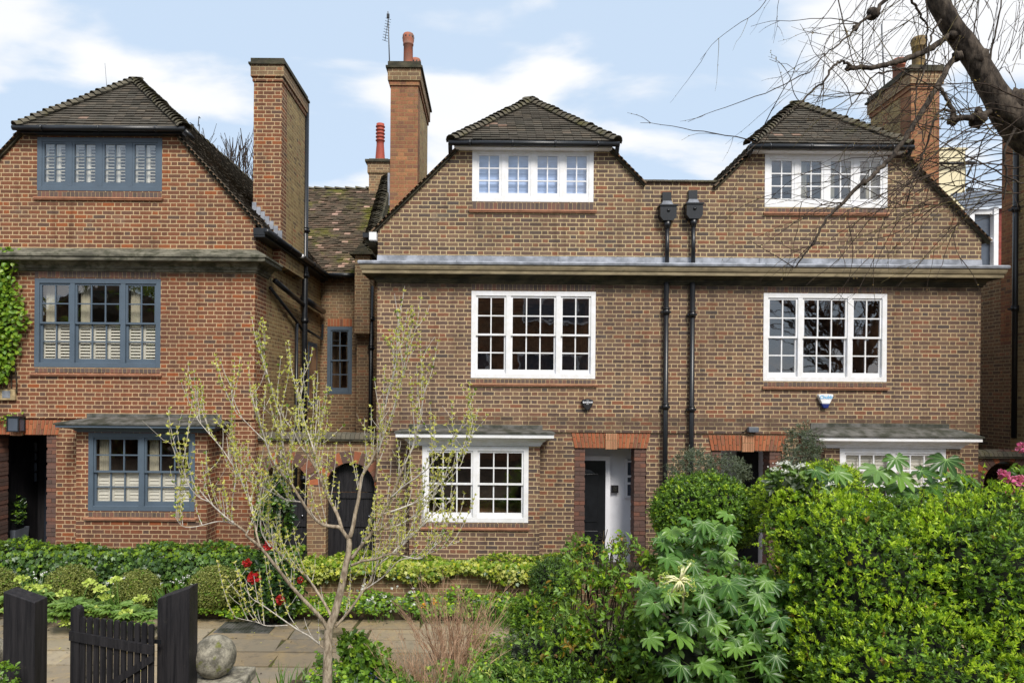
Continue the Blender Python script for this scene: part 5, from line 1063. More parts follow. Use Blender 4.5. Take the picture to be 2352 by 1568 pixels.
# fatsia: palmate leaves laid one by one
def palm_template(nl):
    pts = [(0, 0, 0)]; fs = []; vp = []; vf = []
    lens = [1 - .42 * abs(i - (nl - 1) / 2) ** 1.5 / ((nl - 1) / 2) ** 1.5 for i in range(nl)]; span = R(250); outl = []
    for i in range(nl):
        a = -span / 2 + span * i / (nl - 1); h = span / (nl - 1) / 2; l = lens[i]
        for (da, r, z) in ((-h, .42, .05), (-h * .78, .62 * l + .06, .05), (-h * .5, .84 * l, .0), (0, l, -.12), (h * .5, .84 * l, .0), (h * .78, .62 * l + .06, .05)):
            if da == -h and i > 0: r = .42
            outl.append(((a + da), r, z))
        k = len(vp); sn, cs = math.sin(a), math.cos(a); w_ = .012; vp += [(cs * -w_, -sn * -w_, .012), (cs * w_, -sn * w_, .012), (sn * l * .93, cs * l * .93, -.07 + .02)]; vf.append((k, k + 1, k + 2))
    outl.append((span / 2 + span / (nl - 1) / 2, .3, .04))
    for (a, r, z) in outl: pts.append((math.sin(a) * r, math.cos(a) * r, z))
    for i in range(1, len(outl)): fs.append((0, i + 1, i))
    return (np.array(pts, float), fs), (np.array(vp, float), vf)
PT = {n: palm_template(n) for n in (7, 8, 9)}
def fatsia(name, label, leaves, extra, d, group=None, base=None, pale=.04, rz=1.):
    E = empty(name, base or (WX(leaves[0][0], 1400, d - D), d - D, .42), label, 'plant', group); lv = Leaves(); vn = Leaves(); st = mb('l_hel'); bx, by, bz = E.location
    for (px, py, r, dd) in leaves + extra:
        c = P3a(px, py, dd - D); rr = .98 * r * dd / F; nl = rnd.choice((7, 8, 9)); m = 'l_fatp' if rnd.random() < pale else 'l_fat'
        Nv = np.array([[rnd.uniform(-.45, .45), rnd.uniform(-1.05, -.35), 1.0]]); Dv = np.array([[rnd.uniform(-.9, .9), -.55, rnd.uniform(-.75, -.1)]]); hub = c - unit(Dv)[0] * rr * .25
        lv.add(hub[None], Dv, Nv, rr, rr, m, PT[nl][0]); vn.add(hub[None] + unit(Nv) * .002, Dv, Nv, rr, rr, 'vein', PT[nl][1])
        st.tube([tuple(hub), tuple(hub * .7 + np.array((bx, by + .1, c[2] - .15)) * .3 - np.array((0, 0, .04))), (hub[0] * .75 + bx * .25, by + .3, c[2] - .2)], [.0035, .004, .004], 5)
    lv.build('foliage', E); vn.build('vein', E); st.build('leaf_stalk', E); o = mb('stem')
    for i in range(4): o.tube([(bx + .08 * i - .1, by + .35, .3), (bx + .14 * i - .2, by + .38, .9), (bx + .18 * i - .26, by + .4, 1.35)], [.022, .018, .012], 7)
    o.build('stem', E); return E
cv7 = lambda x, y: ((1200 + x / 3.095) / 1.0884, (1240 + y / 3.095) / 1.0884)
main = [(1475, 500, 150), (1440, 560, 95), (1560, 1100, 175), (1530, 1325, 165), (1745, 1305, 130), (1960, 1185, 125), (1925, 705, 195), (1740, 790, 130), (1480, 770, 110), (1330, 850, 125), (1335, 1110, 135), (1830, 640, 110), (2080, 960, 110), (1850, 1000, 120), (2140, 780, 100), (1770, 920, 120), (1620, 1000, 110), (1640, 545, 100), (1820, 1130, 100)]
ex = []
for i in range(120): ex.append((rnd.uniform(1230, 2380), rnd.uniform(640, 1500), rnd.uniform(95, 140)))
FB = [pb(1560, 1500, 6.1, 150, 130, .35), pb(1580, 1380, 6.4, 110, 90, .3), pb(1740, 1520, 6.1, 130, 120, .3), pb(1730, 1380, 6.5, 90, 90, .3)]
FT = fatsia('fatsia_plant', 'broad-leaved fatsia with a spoked pale seed head, in front of the hedge', [(*cv7(x, y), r / 3.37, 5.45) for x, y, r in main], [(*cv7(x, y), r / 3.37, rnd.uniform(5.6, 6.4)) for x, y, r in ex], 5.9)
fatsia('fatsia_plant', 'dark fatsia clump just below the clipped dome', [(*cv7(x, y), r / 3.37, 6.6) for x, y, r in ((1730, 225, 120), (1690, 300, 110), (1900, 150, 105), (1590, 190, 80), (1480, 320, 70), (1860, 330, 85), (1780, 440, 100), (1780, 280, 90), (1930, 400, 70), (1590, 330, 80))], [(*cv7(rnd.uniform(1400, 1950), rnd.uniform(220, 640)), 34, rnd.uniform(6.6, 7.1)) for _ in range(44)], 6.7, pale=.1)
bk = [(2010, 1085, 50), (2070, 1100, 55), (2130, 1085, 52), (2170, 1065, 55), (1930, 1090, 42), (2090, 1140, 50), (2150, 1120, 50), (2000, 1180, 48), (2110, 1240, 55), (2060, 1060, 40), (2230, 1125, 45), (2250, 1205, 60), (1960, 1150, 45), (1880, 1085, 35)]
fatsia('fatsia_plant', 'pale shining fatsia behind the hedge, under the right bay window', [(x, y, r, 6.35 if y > 1170 else 6.9) for x, y, r in bk], [(rnd.uniform(1880, 2240), rnd.uniform(1085, 1230), 40, rnd.uniform(6.9, 7.4)) for _ in range(40)], 7.1, pale=.3)
o = mb('l_lime'); hc = P3(1664, 1333, -7.15); knobs = [(1584, 1322), (1597, 1312), (1588, 1338), (1640, 1328), (1600, 1345), (1622, 1378), (1643, 1368), (1672, 1376), (1695, 1355), (1705, 1340), (1690, 1322), (1676, 1288), (1700, 1318), (1655, 1370), (1612, 1366)]
o = mb('stalk')
cvk = [cv7(x, y) for x, y in ((1405, 630), (1440, 615), (1412, 680), (1440, 650), (1480, 745), (1520, 735), (1585, 755), (1645, 705), (1635, 655), (1600, 635), (1630, 515), (1560, 560), (1500, 650), (1590, 650), (1545, 720))]
hub = P3(*cv7(1545, 650), -7.4)
for (kx, ky) in cvk: o.tube([hub, (hub + P3(kx, ky, -7.4)) / 2 + Vector((0, -.02, .02)), P3(kx, ky, -7.4)], .006, 6)
o.tube([hub, P3(*cv7(1575, 540), -7.0), P3(*cv7(1570, 900), -6.9)], [.008, .009, .01], 6); sd2 = o.build('seed_head', FT); fl = Leaves()
for (kx, ky) in cvk: c = P3a(kx, ky, -7.4); d_ = nz_(60); fl.add(c + d_ * .022, d_, nz_(60), .009, .008, 'l_lime', T_OVAL)
fl.build('seed_cluster', sd2)
lv = Leaves(); P, O = surf(FB, 900, jit=.3); whorls(lv, P, O, 5, .075, .05, ['l_fat', 'l_dark'], [.35, .65], T_OVAL, js=1.2); lv.build('lower_leaves', FT); core('dark_core', FT, FB, .6)
# centre leafy bush with dark canes
cb = [pb(1385, 1330, 6.9, 115, 85, .35), pb(1340, 1450, 6.7, 150, 130, .4), pb(1440, 1500, 6.4, 120, 130, .4), pb(1335, 1262, 7.1, 48, 42, .25), pb(1425, 1258, 7.1, 44, 42, .22), pb(1500, 1290, 6.9, 60, 50, .25)]
E = empty('cane_shrub', (cb[1][0], cb[1][1], .42), 'loose bush of dark canes with mixed green and bronze leaves below the middle porch', 'bush'); lv = Leaves()
P, O = surf(cb, 620, jit=.9, back=.6); whorls(lv, P, O, 4, .07, .036, ['l_mid', 'l_hel', 'l_tip', 'l_brown', 'l_climb'], [.28, .34, .1, .06, .22], T_OVAL, js=1.2, up=.2, spread=(.6, 1.5))
P, O = surf(cb, 1500, jit=.9, back=.6); whorls(lv, P, O, 4, .035, .015, ['l_mid', 'l_dark', 'l_brown', 'l_climb'], [.4, .27, .1, .23], js=1.3, up=.2, spread=(.5, 1.4)); lv.build('foliage', E); o = mb('stem')
for i in range(60): bx = cb[1][0] + rnd.uniform(-.1, .45); t = rnd.choice(cb); tx, tz = t[0] + rnd.uniform(-.8, .8) * t[3], t[2] + rnd.uniform(.1, .9) * t[5]; o.tube([(bx, t[1], .4), ((bx * .6 + tx * .4), t[1] - .1, (tz + .4) / 2), (tx, t[1] - rnd.uniform(-.2, .3), tz)], [.008, .007, .004], 5)
o.build('cane', E)
core('dark_core', E, [(b[0], b[1] + .25, b[2] - .25, b[3], b[4], b[5]) for b in cb[1:3]], .55)
for lab, px, py, d, rx, ry, mats, pr, L, Wd in (
    ('grey feathery shrub between the dry twigs and the cane bush', 1215, 1500, 7.4, 75, 60, ['l_grey', 'l_mid', 'l_dark'], [.5, .3, .2], .035, .01),
    ('lime topped low bush right of the dry twigs', 1160, 1580, 6.8, 75, 60, ['l_hel', 'l_lime', 'l_mid'], [.5, .2, .3], .06, .028),
    ('green bush with fresh tips at the bottom centre', 1300, 1590, 6.3, 110, 70, ['l_mid', 'l_dark', 'l_climb'], [.4, .35, .25], .05, .022),
    ('slim leafy bush left of the cane bush', 1215, 1420, 8.2, 50, 60, ['l_climb', 'l_mid', 'l_dark'], [.35, .4, .25], .05, .026)):
    shrub('border_shrub', lab, 'bush', [pb(px, py, d, rx, ry, .32)], 420, 5, L, Wd, mats, pr, cf=.55, jit=.45)

# ---------------------------------------------------------------- woody growth
def V3(a): return Vector((float(a[0]), float(a[1]), float(a[2])))
def catmull(pts, n=5):
    out_ = []; P = [pts[0]] + list(pts) + [pts[-1]]
    for i in range(1, len(P) - 2):
        for k in range(n):
            t = k / n; a, b, c, d = P[i - 1], P[i], P[i + 1], P[i + 2]; out_.append(.5 * ((2 * b) + (c - a) * t + (2 * a - 5 * b + 4 * c - d) * t * t + (3 * b - 3 * c + d - a) * t ** 3))
    out_.append(pts[-1]); return out_
def grow(p, d, L, n, wob, pull):
    pts = [p.copy()]; d = d.normalized()
    for i in range(n): d = (d + Vector((rnd.gauss(0, wob), rnd.gauss(0, wob), rnd.gauss(0, wob))) + pull * (1 / n)).normalized(); pts.append(pts[-1] + d * (L / n))
    return pts
def taper(r0, r1, n): return [r0 + (r1 - r0) * i / max(1, n - 1) for i in range(n)]
# young tree with bursting buds
c5 = lambda x, y: ((600 + x / 3.92) / 1.0884, (1060 + y / 3.92) / 1.0884)
c6 = lambda x, y: ((600 + x / 3.36) / 1.0884, (1340 + y / 3.36) / 1.0884)
TD = 6.5
def limb(pxs, y0, y1, conv=None):
    n = len(pxs); return [P3(*(conv(*q) if conv else q), (TD - D) + y0 + (y1 - y0) * i / (n - 1)) for i, q in enumerate(pxs)]
YT = empty('young_tree', (WX(752, 1568, TD - D), TD - D, .42), 'small young tree with pale branches and bursting yellow-green buds', 'tree')
trunk = [P3(750, 1700, TD - D), P3(752, 1568, TD - D), P3(753, 1493, TD - D)] + limb([(755, 1447), (769, 1409), (778, 1373), (786, 1341), (792, 1308), (799, 1277), (802, 1252), (801, 1236)], 0, 0)
limbs = [ # (points, r0, r1)
 (limb([(1068, 1130), (1030, 1080), (975, 1010), (900, 1000), (800, 975), (700, 890), (610, 760), (550, 660), (480, 540), (450, 440), (440, 330), (420, 200), (405, 60)], 0, -.35, c5), .020, .007),
 (limb([(550, 660), (450, 540), (380, 450), (300, 310), (250, 170), (200, 0), (165, -130)], -.15, -.5, c5), .011, .004),
 (limb([(1000, 1040), (960, 900), (900, 780), (840, 660), (800, 560), (760, 460), (735, 380), (730, 280), (735, 150), (745, 0), (765, -250)], 0, .3, c5), .018, .004),
 (limb([(735, 300), (700, 180), (660, 60), (610, -100), (570, -260), (560, -420)], .1, .4, c5), .009, .003),
 (limb([(760, 480), (690, 340), (600, 220), (520, 60), (430, -60), (380, -200), (330, -330)], .05, -.3, c5), .010, .003),
 (limb([(1075, 1110), (1110, 990), (1130, 870), (1160, 740), (1175, 620), (1200, 500), (1280, 370), (1330, 260), (1370, 170), (1395, 0), (1440, -260), (1500, -480), (1535, -700), (1550, -1010), (1555, -1090)], 0, .15, c5), .021, .003),
 (limb([(1330, 560), (1345, 400), (1360, 260), (1420, 80), (1500, -140), (1580, -430), (1620, -640), (1640, -880)], .1, -.3, c5), .010, .003),
 (limb([(1090, 1320), (1180, 1200), (1280, 1080), (1330, 980), (1400, 870), (1480, 720), (1560, 520), (1620, 380), (1700, 200), (1740, 40), (1800, -260), (1830, -390)], 0, -.3, c5), .017, .003),
 (limb([(1480, 720), (1600, 610), (1760, 500), (1850, 420), (1990, 250), (2120, 80)], -.15, -.5, c5), .008, .003),
 (limb([(1240, 1080), (1380, 1030), (1500, 1010), (1700, 900), (1900, 700), (2150, 420), (2190, 280)], -.05, .3, c5), .011, .003),
 (limb([(1400, 880), (1580, 820), (1800, 720), (1980, 560), (2150, 330), (2250, 100), (2280, -60)], -.2, .2, c5), .009, .003),
 (limb([(1085, 1385), (1200, 1340), (1330, 1320), (1490, 1265), (1640, 1300), (1780, 1310), (1900, 1200), (2050, 1080)], 0, -.4, c5), .013, .004),
 (limb([(1490, 1265), (1620, 1130), (1800, 980), (1960, 830), (2080, 740)], -.15, .2, c5), .008, .003),
 (limb([(745, 800), (690, 700), (600, 600), (450, 440), (370, 340), (300, 250), (170, 90), (60, 0)], 0, -.5, c6) + limb([(60, 1060), (-30, 990), (-150, 900), (-300, 760), (-400, 640)], -.5, -.7, c5), .020, .005),
 (limb([(200, 1210), (160, 1060), (130, 880), (100, 740), (20, 560), (-60, 420), (-110, 260)], -.45, -.2, c5), .010, .003),
 (limb([(770, 680), (720, 580), (640, 450), (560, 340), (430, 230), (330, 140), (270, 80)], 0, .3, c6) + limb([(290, 1190), (210, 1050), (200, 880), (200, 700), (220, 560)], .3, .4, c5), .014, .004),
 (limb([(800, 760), (920, 620), (1040, 450), (1100, 370), (1140, 260), (1290, 140), (1420, 20), (1560, -120), (1650, -260)], 0, .35, c6), .013, .004),
 (limb([(1040, 450), (1200, 340), (1340, 200), (1480, 180), (1640, 120), (1850, 40)], .1, -.1, c6), .007, .003),
 (limb([(720, 955), (600, 850), (480, 780), (350, 690), (180, 570), (100, 520), (30, 420)], 0, -.3, c6), .009, .003),
 (limb([(400, 745), (230, 750), (140, 720), (0, 690), (-60, 670)], -.15, -.3, c6), .005, .002),
 (limb([(600, 760), (500, 750), (440, 740), (340, 680), (240, 630), (100, 560), (-80, 500)], -.1, .1, c5), .008, .003),
 (limb([(-300, 760), (-420, 700), (-520, 560), (-560, 380), (-580, 330)], -.7, -.9, c5), .005, .002),
 (limb([(-30, 990), (-200, 950), (-420, 1000), (-560, 1000), (-640, 900)], -.5, -.7, c5), .006, .002),
 (limb([(-60, 420), (-170, 250), (-330, 60), (-420, -60), (-440, -200)], -.3, -.3, c5), .005, .002),
 (limb([(250, 170), (60, -20), (-60, -160), (-90, -420)], -.4, -.5, c5), .005, .002),
 (limb([(405, 60), (395, -80), (330, -260), (250, -560), (200, -700)], -.35, -.4, c5), .006, .002),
]
o = mb('bark_y'); tp = catmull([V3(p) for p in trunk], 5); o.tube(tp, [.05 + (.024 - .05) * (i / (len(tp) - 1)) ** .8 for i in range(len(tp))], 12); o.build('trunk', YT)
o = mb('bark_y'); tw = mb('bark_g'); buds = []
def bud_line(pts, step=.045, s0=.15):
    acc = 0; L = sum((b - a).length for a, b in zip(pts[:-1], pts[1:]))
    for a, b in zip(pts[:-1], pts[1:]):
        q = (b - a).length; k = 0
        while acc + q > k * step + step:
            k += 1; t = (k * step - 0) / max(q, 1e-6)
            if t > 1: break
            buds.append((a.lerp(b, t), (b - a).normalized()))
        acc = 0
for pts, r0, r1 in limbs:
    cp = catmull([V3(p) for p in pts], 4); n = len(cp); rs = taper(r0, r1, n); cut = next((i for i, r in enumerate(rs) if r < .0085), n)
    if cut > 1: o.tube(cp[:cut + 1], rs[:cut + 1], 8)
    if cut < n - 1: tw.tube(cp[cut:], rs[cut:], 6)
    bud_line(cp[max(cut, n // 3):], .05)
    for i in range(2, n - 1):
        if rnd.random() < .5 and rs[i] < .017:
            tdir = (cp[i + 1] - cp[i - 1]).normalized(); sidev = Vector((rnd.choice((-1, 1)) * rnd.uniform(.2, .8), rnd.uniform(-.6, .6), rnd.uniform(.3, .9))); L = rnd.uniform(.14, .62)
            q = grow(cp[i], tdir * .7 + sidev * .8, L, 6, .05, Vector((0, 0, 1.5))); tw.tube(q, taper(.0044, .0022, 7), 5, cap=False); bud_line(q, .042)
            if L > .3:
                q2 = grow(q[3], (q[4] - q[3]) + Vector((rnd.uniform(-1, 1) * .2, rnd.uniform(-.2, .2), .05)), L * .5, 4, .1, Vector((0, 0, .5))); tw.tube(q2, taper(.003, .0015, 5), 4, cap=False); bud_line(q2, .042)
    e = cp[-1]; buds += [(e, (cp[-1] - cp[-2]).normalized())] * 3
o.build('branch', YT); tw.build('twig', YT)
lv = Leaves(); BP = np.array([tuple(p) for p, d in buds]); BD = np.array([tuple(d) for p, d in buds]); sel = rng.random(len(BP)) < .85; BP, BD = BP[sel], BD[sel]
whorls(lv, BP + unit(np.cross(BD, nz_(len(BP)))) * .004, BD, 6, .033, .016, ['l_bud', 'l_climb'], [.93, .07], T_SIMPLE, up=.3, spread=(.3, 1.2), bk=.25); lv.build('young_leaves', YT)

# old pollarded tree leaning in from the right
BDp = 6.6 - D
c4 = lambda x, y: ((2100 + x / 3.409) / 1.0884, y / 3.409 / 1.0884)
c3 = lambda x, y: ((1700 + x / 2.45) / 1.0884, y / 2.45 / 1.0884)
OT = empty('old_tree', (WX(2740, 1500, BDp), BDp, 0), 'old leaning bare tree with a thick trunk and long trailing twigs, top right', 'tree')
def L2(pxs, conv, y0=0, y1=0): n = len(pxs); return [V3(P3(*conv(*q), BDp + y0 + (y1 - y0) * i / max(1, n - 1))) for i, q in enumerate(pxs)]
tr = L2([(760, -160), (800, -60), (870, 80), (960, 230), (1080, 400), (1200, 600), (1330, 820), (1430, 960), (1610, 1120), (1800, 1300), (2000, 1750), (2100, 2600)], c4) + [Vector((WX(2740, 1500, BDp), BDp, -.1))]
rad = [.084, .084, .087, .09, .095, .10, .115, .14, .175, .19, .21, .24, .34]; cp = catmull(tr, 5); rr = np.interp(np.linspace(0, len(tr) - 1, len(cp)), range(len(tr)), rad)
o = MB().mat('bark_o'); vs = []; nseg = 22; up = None
for i, p in enumerate(cp):
    t = (cp[min(i + 1, len(cp) - 1)] - cp[max(i - 1, 0)]).normalized(); up = (up if up else t.orthogonal()); up = (up - t * up.dot(t)).normalized(); q = t.cross(up)
    for k in range(nseg): a = 2 * math.pi * k / nseg; rj = rr[i] * (1 + .05 * math.sin(3 * a + i * .25) + .045 * math.sin(7 * a + i * .6) + rnd.uniform(-.03, .03)); vs.append(p + (up * math.cos(a) + q * math.sin(a)) * rj)
o.add(vs, [(i * nseg + k, i * nseg + (k + 1) % nseg, (i + 1) * nseg + (k + 1) % nseg, (i + 1) * nseg + k) for i in range(len(cp) - 1) for k in range(nseg)], True); o.build('trunk', OT)
o = mb('bark_o')
def knob(o, c, r):
    vs = []; nu, nv = 10, 7
    for j in range(nv + 1):
        th = math.pi * j / nv
        for i in range(nu): a = 2 * math.pi * i / nu; q = r * rnd.uniform(.75, 1.2); vs.append(c + Vector((q * math.sin(th) * math.cos(a), q * math.sin(th) * math.sin(a), q * math.cos(th))))
    o.add(vs, [(j * nu + i, j * nu + (i + 1) % nu, (j + 1) * nu + (i + 1) % nu, (j + 1) * nu + i) for j in range(nv) for i in range(nu)], True)
BR = [
 (L2([(960, 290), (880, 340), (790, 400), (700, 450), (600, 490), (500, 520), (400, 550), (300, 570), (180, 575), (70, 582)], c4, 0, -.3), .03, .02),
 (L2([(1060, 412), (1020, 385), (975, 378), (930, 420), (880, 500), (820, 550), (740, 630), (650, 700), (560, 800), (470, 880), (390, 960)], c3, -.3, -.5), .014, .003),
 (L2([(990, 470), (930, 570), (860, 690), (790, 800), (720, 920), (650, 1030), (560, 1170), (480, 1290), (380, 1390), (300, 1480), (210, 1568)], c4, 0, -.4), .027, .018),
 (L2([(1130, 1100), (1000, 1240), (900, 1340), (830, 1460), (760, 1560), (700, 1640)], c3, -.4, -.3), .017, .005),
 (L2([(1280, 950), (1200, 1000), (1130, 1012), (1060, 1000), (950, 1030)], c4, 0, -.1), .035, .024), (L2([(960, 1020), (960, 930), (920, 860), (880, 790), (850, 740)], c4, -.1, 0), .022, .014),
 (L2([(945, 945), (880, 940), (820, 990), (770, 1100), (740, 1230), (690, 1380), (640, 1500), (600, 1600), (560, 1760)], c4, -.1, -.3), .013, .004),
 (L2([(420, -60), (350, 50), (300, 110), (250, 140), (170, 200), (100, 280), (0, 370), (-120, 460), (-260, 620)], c4, .1, -.3), .02, .004),
 (L2([(560, -60), (620, 20), (670, 90), (700, 160), (745, 220), (740, 320), (715, 420), (690, 560), (640, 740)], c4, 0, .2), .013, .004),
 (L2([(860, 170), (800, 250), (770, 350), (745, 500), (700, 640), (650, 800), (640, 960), (690, 1110), (720, 1240)], c4, -.1, -.3), .010, .004),
 (L2([(1390, -40), (1340, 200), (1290, 430), (1262, 590)], c4, -.1, 0), .006, .010), (L2([(1180, -40), (1160, 160), (1130, 380)], c4, 0, 0), .004, .007), (L2([(940, -30), (980, 120), (1030, 160), (1040, 240)], c4, 0, 0), .004, .006),
 (L2([(1490, 1100), (1400, 1300), (1420, 1500), (1390, 1700)], c4, -.2, -.2), .012, .006), (L2([(1560, 1560), (1400, 1500), (1230, 1400), (980, 1270), (830, 1180), (700, 1100)], c4, -.2, -.4), .008, .003),
 (L2([(700, 580), (600, 585), (480, 590), (380, 620), (280, 650), (190, 780), (100, 900), (30, 1000), (-60, 1100)], c4, -.1, -.3), .011, .003),
 (L2([(1640, 1180), (1560, 1130), (1440, 1150), (1330, 1150), (1100, 1120), (860, 1100)], c4, -.2, -.4), .007, .003),
]
for pts, r0, r1 in BR:
    cp = catmull(pts, 4); n = len(cp); cp = [p + Vector((rnd.gauss(0, .005), rnd.gauss(0, .005), rnd.gauss(0, .005))) if 0 < i < n - 1 else p for i, p in enumerate(cp)]; o.tube(cp, [r * rnd.uniform(.92, 1.1) for r in taper(r0, r1, n)], 9)
for (x, y, r) in ((280, 120, .06), (1170, 1020, .075), (70, 582, .03), (960, 1030, .045), (960, 300, .05), (1000, 480, .05), (1190, 500, .09), (1160, 1040, .05), (1180, 945, .035), (1500, 870, .12), (1580, 1000, .19), (1680, 1160, .17), (130, 240, .03)): knob(o, V3(P3(*c4(x, y), BDp - .03)), r)
o.build('branch', OT)
tw = mb('twig_d'); ty = mb('twig_y'); nb = Leaves(); tips = []
def trailing(p, d, L, r, gen=0, pull=Vector((-.25, 0, -.9))):
    n = max(5, int(L / .09)); pts = grow(p, d, L, n, .11, pull); (ty if rnd.random() < .14 else tw).tube(pts, taper(r, r * .35, n + 1), 4 if r < .004 else 5, cap=False)
    tips.extend((q, (q2 - q)) for q, q2 in zip(pts[2:-1], pts[3:]))
    if gen < 2:
        for i in range(2, n):
            if rnd.random() < (.24 if gen == 0 else .12): trailing(pts[i], (pts[i] - pts[i - 1]).normalized() + Vector((rnd.uniform(-.9, .9), rnd.uniform(-.5, .5), rnd.uniform(-.6, .5))), L * rnd.uniform(.18, .42), r * .6, gen + 1, pull * .5)
for i in range(26):
    px = 1720 + 560 * rnd.random() ** .8; y = BDp + rnd.uniform(-.7, .9); trailing(V3(P3(px + 60, -60, y)), Vector((rnd.uniform(-1.2, .1), rnd.uniform(-.4, .4), -.8)), rnd.uniform(.9, 2.3) * (.7 if px < 1850 else 1), rnd.uniform(.0034, .0062))
for pts, r0, r1 in BR[:8] + BR[14:]:
    for i in range(7): k = rnd.randrange(1, len(pts)); trailing(pts[k], Vector((rnd.uniform(-1, .3), rnd.uniform(-.5, .5), rnd.uniform(-.6, .7))), rnd.uniform(.35, 1.2), rnd.uniform(.0034, .0055), pull=Vector((-.4, 0, -.5)))
for i in range(30):
    px, py = c4(rnd.uniform(1380, 1700), rnd.uniform(820, 1700)); trailing(V3(P3(px, py, BDp + rnd.uniform(-.5, .5))), Vector((-1, rnd.uniform(-.4, .3), rnd.uniform(-.45, .45))), rnd.uniform(.9, 2.6), rnd.uniform(.004, .007), pull=Vector((-.5, 0, -.55)))
for i in range(26):
    px, py = c4(rnd.uniform(900, 1560), rnd.uniform(60, 1000)); trailing(V3(P3(px, py, BDp + rnd.uniform(-.1, .3))), Vector((rnd.uniform(-.3, .5), rnd.uniform(-.4, .4), 1)), rnd.uniform(.4, 1.3), rnd.uniform(.0028, .0045), pull=Vector((.1, 0, -.3)))
tw.build('twig', OT); ty.build('young_twig', OT)
TP = np.array([tuple(a) for a, b in tips]); TDv = np.array([tuple(b) for a, b in tips]); m_ = rng.random(len(TP)) < .55; nb.add(TP[m_], TDv[m_] + rng.normal(size=(m_.sum(), 3)) * .03, nz_(m_.sum()), .014, .009, 'l_brown', T_SIMPLE); nb.build('bud', OT)

# dry twiggy shrubs
def dry(label, px, pyb, d, hw, top, n, m='twig_r'):
    Y = d - D; b = P3(px, pyb, Y); E = empty('dry_shrub', (b.x, b.y, max(0, b.z)), label, 'bush', 'leafless reddish shrubs'); o = mb(m); b = V3(b)
    for i in range(n):
        tx = rnd.gauss(0, .5) * hw; e = P3(px + tx, top + abs(tx) * .35 + rnd.uniform(0, .35) * (pyb - top), Y + rnd.uniform(-.25, .25)); v = e - b; st = b + Vector((tx * .25 * d / F, rnd.uniform(-.08, .08), 0)); pts = grow(st, v.normalized() + Vector((rnd.uniform(-.15, .15), 0, 0)), v.length * rnd.uniform(.5, 1.1), 8, .11, Vector((0, 0, .1)))
        o.tube(pts, taper(.0052, .0018, 9), 4, cap=False)
        for k in range(3, 8):
            for _ in range(2):
                if rnd.random() < .75: q = grow(pts[k], (pts[k] - pts[k - 1]).normalized() + Vector((rnd.uniform(-.7, .7), rnd.uniform(-.6, .6), rnd.uniform(-.1, .4))), rnd.uniform(.06, .2), 3, .12, Vector((0, 0, .2))); o.tube(q, taper(.0026, .0012, 4), 3, cap=False)
    o.build('twig', E)
dry('leafless reddish twiggy shrub in the near border, right of the young trunk', 1000, 1680, 6.9, 150, 1425, 170)
dry('taller leafless twiggy shrub just behind, reaching over the variegated ivy', 1040, 1560, 7.9, 120, 1290, 120)
o_, l_ = None, None
E = empty('climbing_vine', (WX(20, 700, -.1), -.1, 0), 'leafy climber on the left edge of the red house', 'climber'); lv = Leaves(); n = 1500
u = rng.random(n); py = 570 + 310 * u; wd = 62 - 14 * np.sin(u * 9) - 20 * (u > .9); px = rng.uniform(-60, 1, n) + wd * rng.random(n) ** .6; P = np.stack([(px - VX) * D / F, -.05 - .16 * rng.random(n), H - (py + (VX - px) * math.sin(ROLL) - VY) * D / F], 1)
lv.add(P, rng.normal(size=(n, 3)) * .6 + np.array([0, -.4, -.8]), rng.normal(size=(n, 3)) * .4 + np.array([0, -1, .5]), .1 * rng.uniform(.6, 1.2, n), .075, rng.choice([lv.mi('l_climb'), lv.mi('l_mid')], n, p=[.7, .3]), T_OVAL)
n = 60; P = np.stack([(rng.uniform(-10, 60, n) - VX) * D / F, -.06 * np.ones(n), H - (rng.uniform(950, 975, n) + 8 - VY) * D / F], 1); lv.add(P, rng.normal(size=(n, 3)), rng.normal(size=(n, 3)) * .4 + np.array([0, -1, .5]), .06, .045, 'l_climb', T_OVAL); lv.build('foliage', E)
o = mb('bark_o')
for i in range(5): x = WX(-10 + i * 12, 800, -.04); o.tube(grow(Vector((x, -.03, 3.35)), Vector((rnd.uniform(-.1, .1), 0, 1)), 2.5, 12, .04, Vector((0, 0, .3))), .012, 6)
o.tube([(WX(-60, 960), -.04, WZ(0, 966)), (WX(0, 960), -.045, WZ(0, 962)), (WX(30, 960), -.04, WZ(30, 966))], .012, 6); o.build('stem', E)
E, x, y, z = PLANTER; lv = Leaves(); P, O = surf([(x, y, z + .32, .24, .22, .36)], 260, jit=.5); whorls(lv, P, O, 4, .06, .03, ['l_cam', 'l_mid'], [.6, .4], T_OVAL); lv.build('foliage', E)
# bare trees far behind the left roof
for i, (px, top, w_, lab) in enumerate(((548, 295, 60, 'distant bare tree against the left chimney'), (478, 312, 45, 'distant bare tree just beyond the left roof slope'))):
    Y = 24; b = P3(px, 700, Y); E = empty('bare_tree', (b.x, Y, 0), lab, 'tree'); o = mb('bark_o'); h = WZ(px, top, Y); o.tube([(b.x, Y, 0), (b.x + .1, Y, h * .45)], [.2, .12], 8); o.build('trunk', E); o = mb('twig_d'); c = Vector((b.x + .1, Y, h * .45))
    for k in range(16):
        e = V3(P3(px + rnd.uniform(-w_, w_), top + rnd.uniform(0, 60), Y + rnd.uniform(-1, 1))); v = e - c; pts = grow(c, v + Vector((0, 0, -1)), v.length, 9, .05, Vector((0, 0, .6))); o.tube(pts, taper(.07, .018, 10), 5, cap=False)
        for q in range(3, 9):
            for _ in range(3): g_ = grow(pts[q], Vector((rnd.uniform(-.7, .7), rnd.uniform(-.5, .5), 1)), rnd.uniform(.5, 1.5), 4, .1, Vector((0, 0, .4))); o.tube(g_, taper(.02, .01, 5), 3, cap=False)
    o.build('branch', E)

